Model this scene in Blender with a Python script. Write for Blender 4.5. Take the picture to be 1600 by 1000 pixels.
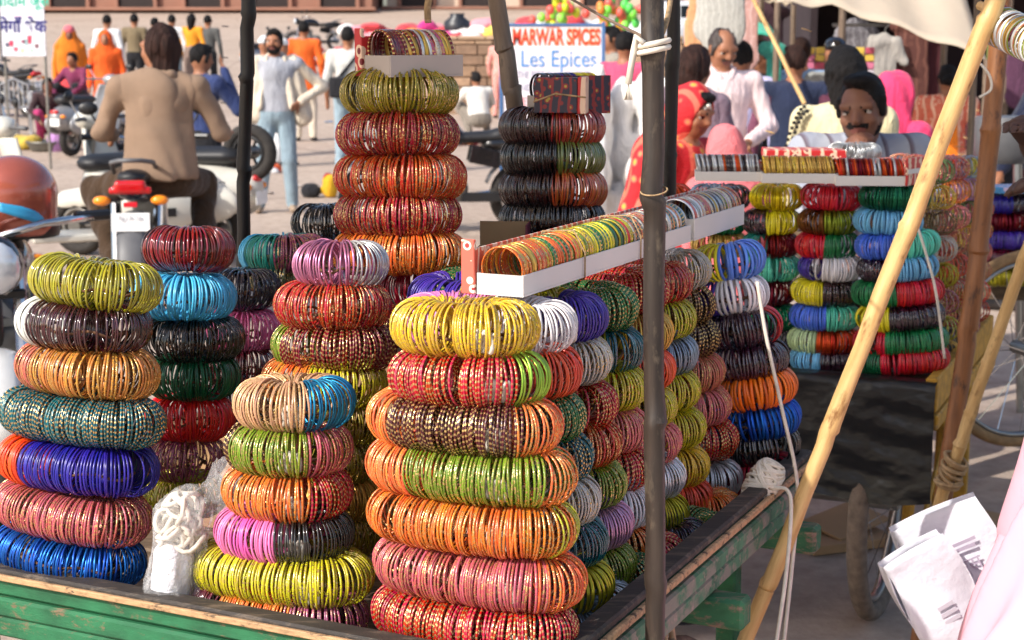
import bpy, bmesh, math, random
import numpy as np
from mathutils import Vector, Matrix, Euler
R = math.radians
random.seed(7); rng = np.random.default_rng(7)
scene = bpy.context.scene
for o in list(bpy.data.objects): bpy.data.objects.remove(o)
C = scene.collection

# ------------------------------------------------------------------ camera, sky, sun, exposure
CAMZ, PITCH, FPX = 1.61, R(9.98), 2500.0
cam_d = bpy.data.cameras.new('camera'); cam = bpy.data.objects.new('camera', cam_d); C.objects.link(cam)
cam.location = (0, 0, CAMZ); cam.rotation_euler = (R(90) - PITCH, 0, 0)
cam_d.sensor_width = 36; cam_d.lens = FPX / 1600 * 36; cam_d.clip_start = .05; cam_d.clip_end = 600
cam_d.dof.use_dof = True; cam_d.dof.focus_distance = 2.2; cam_d.dof.aperture_fstop = 11
scene.camera = cam
SUN_DIR = Vector((-.62, -.54, .62)).normalized()      # towards the sun
w = bpy.data.worlds.new('World'); scene.world = w; w.use_nodes = True
nt = w.node_tree; nt.nodes.clear()
sky = nt.nodes.new('ShaderNodeTexSky'); sky.sky_type = 'NISHITA'; sky.sun_disc = False
sky.sun_elevation = math.asin(SUN_DIR.z); sky.sun_rotation = math.atan2(SUN_DIR.x, SUN_DIR.y)
sky.dust_density = 2.5; sky.air_density = 1.0
bg = nt.nodes.new('ShaderNodeBackground'); bg.inputs[1].default_value = .15
wo = nt.nodes.new('ShaderNodeOutputWorld')
nt.links.new(sky.outputs[0], bg.inputs[0]); nt.links.new(bg.outputs[0], wo.inputs[0])
sl = bpy.data.lights.new('sun', 'SUN'); sl.energy = 3.3; sl.angle = R(.6); sl.color = (1, .955, .89)
so = bpy.data.objects.new('sun', sl); C.objects.link(so); so.location = (-5, -5, 9)
so.rotation_euler = SUN_DIR.to_track_quat('Z', 'Y').to_euler()
scene.view_settings.view_transform = 'Standard'; scene.view_settings.look = 'None'
scene.view_settings.exposure = .52; scene.view_settings.gamma = 1
scene.cycles.max_bounces = 6; scene.cycles.diffuse_bounces = 3; scene.cycles.glossy_bounces = 3
scene.cycles.transmission_bounces = 4; scene.cycles.transparent_max_bounces = 8
scene.cycles.use_denoising = True; scene.cycles.adaptive_threshold = .02; scene.cycles.sample_clamp_indirect = 6; scene.cycles.caustics_reflective = False

FWD = Vector((0, math.cos(PITCH), -math.sin(PITCH))); UPV = Vector((0, math.sin(PITCH), math.cos(PITCH)))
def ray(px, py): return FWD + Vector((1, 0, 0)) * ((px - 800) / FPX) - UPV * ((py - 500) / FPX)
def at(px, py, Y):
    """the point of the place that lies at distance Y in front of the photographer's feet"""
    r = ray(px, py); return Vector((0, 0, CAMZ)) + r * (Y / r.y)
def ground_z(Y): return max(0., min(Y, 36) - 22) * .028 + max(0., Y - 36) * .068
def on_ground(px, Y): p = at(px, 500, Y); return Vector((p.x * 1.0, Y, ground_z(Y)))
def mpp(Y, py=500): return Y / ray(800, py).y / FPX      # metres per photo pixel

# ------------------------------------------------------------------ helpers: objects
def link(name, data, parent=None, world=None):
    o = bpy.data.objects.new(name, data); C.objects.link(o)
    if parent is not None:
        o.parent = parent
        if world: o.matrix_parent_inverse = world
    return o
def inv(root): return (Matrix.Translation(root.location) @ root.rotation_euler.to_matrix().to_4x4()).inverted()
def tag(o, label=None, cat=None, group=None, kind=None):
    if label: o['label'] = label
    if cat: o['category'] = cat
    if group: o['group'] = group
    if kind: o['kind'] = kind
    return o
def thing(name, label, cat, loc=(0, 0, 0), rz=0, group=None):
    o = link(name, None); o.empty_display_size = .05
    o.location = loc; o.rotation_euler = (0, 0, rz)
    return tag(o, label, cat, group)
def copy_tree(o, parent=None):
    c = o.copy(); C.objects.link(c)
    if parent is not None: c.parent = parent
    for ch in o.children: copy_tree(ch, c)
    return c
def fast_mesh(name, v, f, mats, mi=None, uv=None, smooth=True):
    """v (n,3) floats, f (m,k) ints"""
    v = np.asarray(v, np.float32); f = np.asarray(f, np.int32)
    m = bpy.data.meshes.new(name); k = f.shape[1]
    m.vertices.add(len(v)); m.vertices.foreach_set('co', v.ravel())
    m.loops.add(f.size); m.loops.foreach_set('vertex_index', f.ravel())
    m.polygons.add(len(f)); m.polygons.foreach_set('loop_start', np.arange(0, f.size, k, dtype=np.int32))
    if mi is not None: m.polygons.foreach_set('material_index', np.asarray(mi, np.int32))
    m.polygons.foreach_set('use_smooth', np.full(len(f), smooth))
    for x in mats: m.materials.append(x)
    if uv is not None:
        l = m.uv_layers.new(name='UVMap'); l.data.foreach_set('uv', np.asarray(uv, np.float32).ravel())
    m.update(calc_edges=True); m.validate()
    return m

class MB:
    """collects simple shapes into one mesh"""
    def __init__(s): s.v = []; s.f = []
    def add(s, vs, fs):
        n = len(s.v); s.v += [tuple(p) for p in vs]; s.f += [tuple(i + n for i in q) for q in fs]; return s
    def box(s, c, size, rot=None, bev=.0):
        hx, hy, hz = (d / 2 for d in size); b = min(bev, hx * .45, hy * .45, hz * .45)
        M = (rot.to_matrix() if isinstance(rot, Euler) else rot) if rot is not None else None
        if b <= 0:
            vs = [Vector((x * hx, y * hy, z * hz)) for z in (-1, 1) for y in (-1, 1) for x in (-1, 1)]
            fs = [(0, 2, 3, 1), (4, 5, 7, 6), (0, 1, 5, 4), (2, 6, 7, 3), (0, 4, 6, 2), (1, 3, 7, 5)]
        else:
            vs, idx = [], {}
            for sx in (-1, 1):
                for sy in (-1, 1):
                    for sz in (-1, 1):
                        for ax in range(3):
                            p = [sx * hx, sy * hy, sz * hz]
                            for j in range(3):
                                if j != ax: p[j] -= (sx, sy, sz)[j] * b
                            idx[sx, sy, sz, ax] = len(vs); vs.append(Vector(p))
            fs = []
            for ax in range(3):
                o1, o2 = (ax + 1) % 3, (ax + 2) % 3
                for sg in (-1, 1):
                    q = []
                    for a, bb in ((-1, -1), (1, -1), (1, 1), (-1, 1)):
                        k = [0, 0, 0]; k[ax] = sg; k[o1] = a; k[o2] = bb; q.append(idx[(*k, ax)])
                    fs.append(q if sg > 0 else q[::-1])
                for a in (-1, 1):
                    for bb in (-1, 1):
                        k0 = [0, 0, 0]; k1 = [0, 0, 0]
                        k0[ax] = -1; k1[ax] = 1
                        for k in (k0, k1): k[o1] = a; k[o2] = bb
                        q = [idx[(*k0, o1)], idx[(*k1, o1)], idx[(*k1, o2)], idx[(*k0, o2)]]
                        fs.append(q if a * bb > 0 else q[::-1])
            for sx in (-1, 1):
                for sy in (-1, 1):
                    for sz in (-1, 1):
                        q = [idx[sx, sy, sz, 0], idx[sx, sy, sz, 1], idx[sx, sy, sz, 2]]
                        fs.append(q if sx * sy * sz > 0 else q[::-1])
        if M is not None: vs = [M @ p for p in vs]
        c = Vector(c); return s.add([p + c for p in vs], fs)
    def tube(s, pts, rad, n=10, caps=True):
        pts = [Vector(p) for p in pts]
        rad = rad if isinstance(rad, (list, tuple)) else [rad] * len(pts)
        ref = None; rings = []
        for i, p in enumerate(pts):
            t = (pts[min(i + 1, len(pts) - 1)] - pts[max(i - 1, 0)]).normalized()
            if ref is None: ref = t.orthogonal().normalized()
            ref = (ref - t * ref.dot(t)).normalized(); b = t.cross(ref)
            rings.append([p + (ref * math.cos(2 * math.pi * k / n) + b * math.sin(2 * math.pi * k / n)) * rad[i] for k in range(n)])
        vs = [q for r_ in rings for q in r_]; fs = []
        for i in range(len(pts) - 1):
            for k in range(n):
                a, b2 = i * n + k, i * n + (k + 1) % n
                fs.append((a, b2, b2 + n, a + n))
        if caps: fs.append(tuple(range(n - 1, -1, -1))); fs.append(tuple((len(pts) - 1) * n + k for k in range(n)))
        return s.add(vs, fs)
    def lathe(s, prof, n=24, M=None, arc=2 * math.pi):
        full = abs(arc - 2 * math.pi) < 1e-6; m = n if full else n + 1; vs = []; fs = []
        for r_, z in prof:
            for k in range(m):
                a = arc * k / n; p = Vector((r_ * math.cos(a), r_ * math.sin(a), z)); vs.append(M @ p if M is not None else p)
        for i in range(len(prof) - 1):
            for k in range(n):
                a, b = i * m + k, i * m + (k + 1) % m
                fs.append((a, b, b + m, a + m))
        return s.add(vs, fs)
    def prism(s, poly, thick, M=None):
        """poly in local xz, thickness along y"""
        n = len(poly); vs = [Vector((x, y, z)) for y in (-thick / 2, thick / 2) for x, z in poly]
        if M is not None: vs = [M @ p for p in vs]
        fs = [tuple(range(n)), tuple(range(2 * n - 1, n - 1, -1))] + [(i, i + n, (i + 1) % n + n, (i + 1) % n) for i in range(n)]
        return s.add(vs, fs)
    def ball(s, c, r, n=16, M=None):
        r = r if isinstance(r, (tuple, list)) else (r, r, r); c = Vector(c)
        vs, fs = [], []; m = n // 2
        for i in range(m + 1):
            th = math.pi * i / m
            for k in range(n):
                a = 2 * math.pi * k / n; p = Vector((r[0] * math.sin(th) * math.cos(a), r[1] * math.sin(th) * math.sin(a), r[2] * math.cos(th)))
                vs.append((M @ p if M is not None else p) + c)
        for i in range(m):
            for k in range(n):
                a, b = i * n + k, i * n + (k + 1) % n
                fs.append((a, a + n, b + n, b))
        return s.add(vs, fs)
    def torus(s, c, R_, r_, n=32, m=8, M=None, sy=1.):
        vs, fs = [], []; c = Vector(c)
        for i in range(n):
            a = 2 * math.pi * i / n
            for j in range(m):
                b = 2 * math.pi * j / m; q = R_ + r_ * math.cos(b)
                p = Vector((q * math.cos(a), q * math.sin(a), r_ * sy * math.sin(b))); vs.append((M @ p if M is not None else p) + c)
        for i in range(n):
            for j in range(m):
                fs.append((i * m + j, ((i + 1) % n) * m + j, ((i + 1) % n) * m + (j + 1) % m, i * m + (j + 1) % m))
        return s.add(vs, fs)
    def sheet(s, fn, nu, nv):
        vs = [fn(i / nu, j / nv) for j in range(nv + 1) for i in range(nu + 1)]
        fs = [(j * (nu + 1) + i, j * (nu + 1) + i + 1, (j + 1) * (nu + 1) + i + 1, (j + 1) * (nu + 1) + i) for j in range(nv) for i in range(nu)]
        return s.add(vs, fs)
    def build(s, name, m, parent=None, world=False, smooth=None, solid=0):
        me = bpy.data.meshes.new(name); me.from_pydata(s.v, [], s.f)
        for x in (m if isinstance(m, list) else [m]): me.materials.append(x)
        bm = bmesh.new(); bm.from_mesh(me)
        bmesh.ops.remove_doubles(bm, verts=bm.verts, dist=1e-6)
        bmesh.ops.recalc_face_normals(bm, faces=bm.faces); bm.to_mesh(me); bm.free()
        if smooth is not None:
            if smooth is True: me.polygons.foreach_set('use_smooth', [True] * len(me.polygons))
            else: me.shade_smooth() if hasattr(me, 'shade_smooth') else None; me.set_sharp_from_angle(angle=R(smooth))
        o = link(name, me, parent, inv(parent) if (world and parent is not None) else None)
        if solid:
            md = o.modifiers.new('thickness', 'SOLIDIFY'); md.thickness = solid; md.offset = 0
        return o

# ------------------------------------------------------------------ materials
MATS = {}
def srgb(*c):
    return tuple((x / 255 / 12.92 if x / 255 <= .04045 else ((x / 255 + .055) / 1.055) ** 2.4) for x in c)
def new_mat(name):
    m = bpy.data.materials.new(name); m.use_nodes = True
    n = m.node_tree; b = n.nodes['Principled BSDF']; return m, n, b
def nd(n, t, **kw):
    x = n.nodes.new(t)
    for k, v in kw.items():
        if k.startswith('i'): x.inputs[int(k[1:])].default_value = v
        else: setattr(x, k, v)
    return x
def coords(n, kind='Object', scale=(1, 1, 1)):
    t = n.nodes.new('ShaderNodeTexCoord'); mp = n.nodes.new('ShaderNodeMapping'); mp.inputs['Scale'].default_value = scale
    n.links.new(t.outputs[kind], mp.inputs[0]); return mp.outputs[0]
def noise(n, vec, scale, detail=3, rough=.55):
    t = n.nodes.new('ShaderNodeTexNoise'); t.inputs['Scale'].default_value = scale; t.inputs['Detail'].default_value = detail
    t.inputs['Roughness'].default_value = rough; n.links.new(vec, t.inputs['Vector']); return t.outputs[0]
def ramp(n, fac, stops):
    r = n.nodes.new('ShaderNodeValToRGB'); e = r.color_ramp.elements
    while len(e) < len(stops): e.new(.5)
    for x, (p, c) in zip(e, stops): x.position = p; x.color = (*c, 1) if len(c) == 3 else c
    n.links.new(fac, r.inputs[0]); return r.outputs[0]
def mixc(n, fac, a, b, mode='MIX'):
    x = n.nodes.new('ShaderNodeMix'); x.data_type = 'RGBA'; x.blend_type = mode
    for s, v in ((x.inputs[0], fac), (x.inputs[6], a), (x.inputs[7], b)):
        if hasattr(v, 'is_output'): n.links.new(v, s)
        elif isinstance(v, (int, float)): s.default_value = v
        else: s.default_value = (*v, 1) if len(v) == 3 else v
    return x.outputs[2]
def mth(n, op, a, b=None):
    x = n.nodes.new('ShaderNodeMath'); x.operation = op
    for s, v in ((x.inputs[0], a), (x.inputs[1], b)):
        if v is None: continue
        if hasattr(v, 'is_output'): n.links.new(v, s)
        else: s.default_value = v
    return x.outputs[0]
def bump(n, b, h, strength=.3, dist=.01):
    x = n.nodes.new('ShaderNodeBump'); x.inputs['Strength'].default_value = strength; x.inputs['Distance'].default_value = dist
    n.links.new(h, x.inputs['Height']); n.links.new(x.outputs[0], b.inputs['Normal'])
def M(name, col, rough=.6, metal=0, var=.15, scale=6, bmp=0, coat=0, spec=.5, stretch=(1, 1, 1), alpha=1, detail=3):
    """a plain material with some unevenness"""
    if name in MATS: return MATS[name]
    m, n, b = new_mat(name); v = coords(n, 'Object', stretch); t = noise(n, v, scale, detail)
    lo = tuple(c * (1 - var) for c in col); hi = tuple(min(1, c * (1 + var)) for c in col)
    n.links.new(ramp(n, t, [(.3, lo), (.7, hi)]), b.inputs['Base Color'])
    b.inputs['Roughness'].default_value = rough; b.inputs['Metallic'].default_value = metal
    b.inputs['Coat Weight'].default_value = coat; b.inputs['Specular IOR Level'].default_value = spec
    b.inputs['Alpha'].default_value = alpha
    if bmp: bump(n, b, noise(n, v, scale * 3, 4), bmp, .01)
    MATS[name] = m; return m
def cloth(name, col, var=.1, weave=.15, rough=.9):
    if name in MATS: return MATS[name]
    m, n, b = new_mat(name); v = coords(n); t = noise(n, v, 9, 4)
    n.links.new(ramp(n, t, [(.3, tuple(c * (1 - var) for c in col)), (.7, tuple(min(1, c * (1 + var)) for c in col))]), b.inputs['Base Color'])
    b.inputs['Roughness'].default_value = rough; b.inputs['Sheen Weight'].default_value = .15; b.inputs['Specular IOR Level'].default_value = .2
    h1 = noise(n, coords(n, 'Object', (1, 1, .35)), 9, 5, .6); h1.node.inputs['Distortion'].default_value = 1.2
    bump(n, b, mth(n, 'ADD', mth(n, 'MULTIPLY', h1, 2.0), mth(n, 'MULTIPLY', noise(n, v, 40, 4), .3)), .55, .03); MATS[name] = m; return m

GOLD = srgb(232, 196, 128)
def bangle_mat(kind, col):
    """kind: g glitter with gold dashes, f fine gold specks, p plain plastic, k dark glass, m tinted metal"""
    key = ('b', kind, col)
    if key in MATS: return MATS[key]
    m, n, b = new_mat('bangle_' + {'g': 'gold_dashed', 'f': 'gold_specked', 'p': 'plain', 'k': 'glass', 'm': 'metallic'}[kind])
    oi = n.nodes.new('ShaderNodeObjectInfo'); ge = n.nodes.new('ShaderNodeNewGeometry')
    r = mth(n, 'FRACT', mth(n, 'ADD', oi.outputs['Random'], ge.outputs['Random Per Island']))
    r2 = mth(n, 'FRACT', mth(n, 'MULTIPLY', r, 17.31)); r3 = mth(n, 'FRACT', mth(n, 'MULTIPLY', r, 57.7))
    hs = n.nodes.new('ShaderNodeHueSaturation'); hs.inputs['Color'].default_value = (*srgb(*col), 1)
    hv = {'g': .03, 'f': .03, 'p': .012, 'k': .03, 'm': .02}[kind]
    n.links.new(mth(n, 'ADD', mth(n, 'MULTIPLY', mth(n, 'SUBTRACT', r2, .5), hv), .5), hs.inputs['Hue'])
    n.links.new(mth(n, 'ADD', mth(n, 'MULTIPLY', r3, .55), .68), hs.inputs['Value'])
    colr = hs.outputs[0]; uvn = n.nodes.new('ShaderNodeUVMap'); uvn.uv_map = 'UVMap'
    if kind in 'gf':
        sp = n.nodes.new('ShaderNodeSeparateXYZ'); n.links.new(uvn.outputs[0], sp.inputs[0])
        if kind == 'g':
            f = mth(n, 'FRACT', mth(n, 'ADD', mth(n, 'MULTIPLY', sp.outputs[0], 30), mth(n, 'MULTIPLY', r, 9)))
            msk = mth(n, 'GREATER_THAN', f, .62)
        else:
            cb = n.nodes.new('ShaderNodeCombineXYZ'); n.links.new(mth(n, 'MULTIPLY', sp.outputs[0], 70), cb.inputs[0])
            n.links.new(mth(n, 'MULTIPLY', sp.outputs[1], 3), cb.inputs[1]); n.links.new(mth(n, 'MULTIPLY', r, 90), cb.inputs[2])
            msk = mth(n, 'GREATER_THAN', noise(n, cb.outputs[0], 1.0, 1), .56)
        # some bangles of a bundle carry less gold than others
        msk = mth(n, 'MULTIPLY', msk, mth(n, 'MINIMUM', mth(n, 'ADD', mth(n, 'MULTIPLY', r2, 1.1), .12), .95))
        colr = mixc(n, msk, colr, GOLD)
        cb2 = n.nodes.new('ShaderNodeCombineXYZ'); n.links.new(mth(n, 'MULTIPLY', sp.outputs[0], 160), cb2.inputs[0]); n.links.new(mth(n, 'MULTIPLY', sp.outputs[1], 5), cb2.inputs[1]); n.links.new(mth(n, 'MULTIPLY', r, 70), cb2.inputs[2])
        bump(n, b, noise(n, cb2.outputs[0], 1.0, 1), .5, .0006)
        n.links.new(mth(n, 'MULTIPLY', msk, .92), b.inputs['Metallic'])
        b.inputs['Roughness'].default_value = .24; b.inputs['Coat Weight'].default_value = .25; b.inputs['Coat Roughness'].default_value = .15
    elif kind == 'p':
        b.inputs['Roughness'].default_value = .32; b.inputs['Coat Weight'].default_value = .2; b.inputs['Coat Roughness'].default_value = .2
    elif kind == 'k':
        b.inputs['Roughness'].default_value = .1; b.inputs['Specular IOR Level'].default_value = .8; b.inputs['Coat Weight'].default_value = .6; b.inputs['Coat Roughness'].default_value = .05
    else:
        b.inputs['Metallic'].default_value = .65; b.inputs['Roughness'].default_value = .3
    n.links.new(colr, b.inputs['Base Color'])
    MATS[key] = m; return m

# ------------------------------------------------------------------ bangles
def bangle_geom(ns=28, nm=6, tw=.0017, tr=.0013):
    """unit-radius bangle whose axis is x; outer radius 1 at r=1 after scaling (wire size in metres for r = .034)"""
    a = np.arange(ns) * 2 * np.pi / ns; b = np.arange(nm) * 2 * np.pi / nm + np.pi / nm
    k = 1 / .034
    rr = 1 - tr * k + tr * k * np.cos(b)
    v = np.stack([np.broadcast_to(tw * k * np.sin(b), (ns, nm)), np.outer(np.cos(a), rr), np.outer(np.sin(a), rr)], -1).reshape(-1, 3)
    i, j = np.meshgrid(np.arange(ns), np.arange(nm), indexing='ij'); i1 = (i + 1) % ns; j1 = (j + 1) % nm
    f = np.stack([i * nm + j, i * nm + j1, i1 * nm + j1, i1 * nm + j], -1).reshape(-1, 4)
    u0, u1, v0, v1 = i / ns, (i + 1) / ns, j / nm, (j + 1) / nm
    uv = np.stack([np.stack([u0, v0], -1), np.stack([u0, v1], -1), np.stack([u1, v1], -1), np.stack([u1, v0], -1)], -2).reshape(-1, 2)
    return v, f, uv
BG_HI, BG_LO, BG_WIDE = bangle_geom(28, 6, .0017, .0013), bangle_geom(18, 4, .0019, .0014), bangle_geom(18, 4, .0034, .0016)
BG_HIWIDE = bangle_geom(28, 6, .0032, .0015)
BMESH = {}
def bangle_mesh(m, wide=False):
    k = (m.name, wide)
    if k not in BMESH:
        v, f, uv = BG_HIWIDE if wide else BG_HI
        BMESH[k] = fast_mesh('bangle', v, f, [m], uv=uv)
    return BMESH[k]

def ring_path(a, b, n, e=2.3, seed=0, gaps=2):
    """n bangles strung round an oval: position, tangent; bunched unevenly, with a few gaps"""
    rg = np.random.default_rng(seed)
    t = np.linspace(0, 2 * np.pi, 721); c, s = np.cos(t), np.sin(t)
    x = a * np.sign(c) * np.abs(c) ** (2 / e); y = b * np.sign(s) * np.abs(s) ** (2 / e)
    L = np.concatenate([[0], np.cumsum(np.hypot(np.diff(x), np.diff(y)))])
    step = 1 + .16 * rg.standard_normal(n); step = np.clip(step, .6, None)
    for _ in range(gaps): step[rg.integers(0, n)] += rg.uniform(1.2, 4.5)
    q = np.cumsum(step); q = (q - step / 2) / q[-1] * L[-1]
    px, py = np.interp(q, L, x), np.interp(q, L, y)
    dx = np.interp((q + 1e-3) % L[-1], L, x) - np.interp((q - 1e-3) % L[-1], L, x)
    dy = np.interp((q + 1e-3) % L[-1], L, y) - np.interp((q - 1e-3) % L[-1], L, y)
    return px, py, np.arctan2(dy, dx), rg

NAMES_ORD = ['topmost'] + [x + ' from top' for x in ('second', 'third', 'fourth', 'fifth', 'sixth', 'seventh', 'eighth', 'ninth')]
CORD = THREAD = None
def bundle(center, a, b, r, yaw, tilt, segs, label, group, n=None, single=True, wide=False, seed=None, pitchx=0, thread=True, lo=None, gaps=2, knot=False, e=2.3, dense=False):
    """an oval ring of bangles strung on a cord. segs: [(upto fraction along local x, material), ...]"""
    seed = int(abs(center[0] * 9973 + center[2] * 7919) * 100) if seed is None else seed
    root = thing('bangle_bundle', label, 'bangle bundle', center, group=group)
    root.rotation_euler = (Matrix.Rotation(R(tilt), 3, 'Y') @ Matrix.Rotation(R(pitchx), 3, 'X') @ Matrix.Rotation(yaw, 3, 'Z')).to_euler()
    per = math.pi * (3 * (a + b) - math.sqrt((3 * a + b) * (a + 3 * b)))
    if n is None: n = max(24, int(per / ((.0026 if dense else .0031) if not wide else .0050)))
    px, py, th, rg = ring_path(a, b, n, e, seed, gaps)
    fx = (px + a) / (2 * a) + rg.normal(0, .012, n)
    which = np.zeros(n, int)
    for i, (up, _) in enumerate(segs[:-1]): which[fx > up] = i + 1
    rr = r * (1 + rg.normal(0, .012, n)); tz = rg.normal(0, R(2.4), n); ty = rg.normal(0, R(2.8), n); dz = rg.normal(0, .0012, n) + (rr - r)
    mats = [s[1] for s in segs]
    if single:
        for i in range(n):
            o = bpy.data.objects.new('bangle', bangle_mesh(mats[which[i]], wide)); C.objects.link(o); o.parent = root
            o.matrix_local = Matrix.LocRotScale(Vector((px[i], py[i], dz[i])), Euler((rg.uniform(0, 6.28), ty[i], th[i] + tz[i]), 'XYZ'), Vector((r,) + (rr[i],) * 2))
    else:
        v0, f0, uv0 = lo or (BG_WIDE if wide else BG_LO)
        for k in range(len(mats)):
            idx = np.where(which == k)[0]
            if not len(idx): continue
            ca, sa = np.cos(th + tz), np.sin(th + tz); cb, sb = np.cos(ty), np.sin(ty)
            V = []
            for i in idx:
                q = v0 * np.array([r, rr[i], rr[i]])
                x = q[:, 0] * cb[i] + q[:, 2] * sb[i]; z = -q[:, 0] * sb[i] + q[:, 2] * cb[i]
                V.append(np.stack([x * ca[i] - q[:, 1] * sa[i] + px[i], x * sa[i] + q[:, 1] * ca[i] + py[i], z + dz[i]], -1))
            F = (f0[None] + (np.arange(len(idx)) * len(v0))[:, None, None]).reshape(-1, 4)
            o = link('bangle_section', fast_mesh('bangle_section', np.concatenate(V), F, [mats[k]], uv=np.tile(uv0, (len(idx), 1))), root)
            o['kind'] = 'stuff'
    if thread:
        # the cord through the middle, and a pale thread that shows across the front
        m = 28; pts = []
        q = MB()
        e2 = e
        for i in range(m + 1):
            t = 2 * math.pi * i / m; c_, s_ = math.cos(t), math.sin(t)
            pts.append((a * .97 * math.copysign(abs(c_) ** (2 / e2), c_), b * .97 * math.copysign(abs(s_) ** (2 / e2), s_), -r * .25 + .004 * math.sin(5 * t)))
        q.tube(pts, .0022, 5, caps=False); q.build('cord', THREAD, root, smooth=True)
        if knot:
            q = MB(); kx = rg.uniform(.45, .8) * a; ky = -b * .9
            for j in range(3):
                ph = rg.uniform(0, 6)
                q.tube([(kx + .012 * math.sin(t * 1.3 + ph) + .006 * j, ky - .006 - .01 * math.cos(t + ph), -.012 + .013 * math.sin(t * 1.7 + ph)) for t in np.linspace(0, 5.2, 14)], .0034, 6)
            q.build('knot', CORD, root, smooth=True)
    return root
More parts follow.
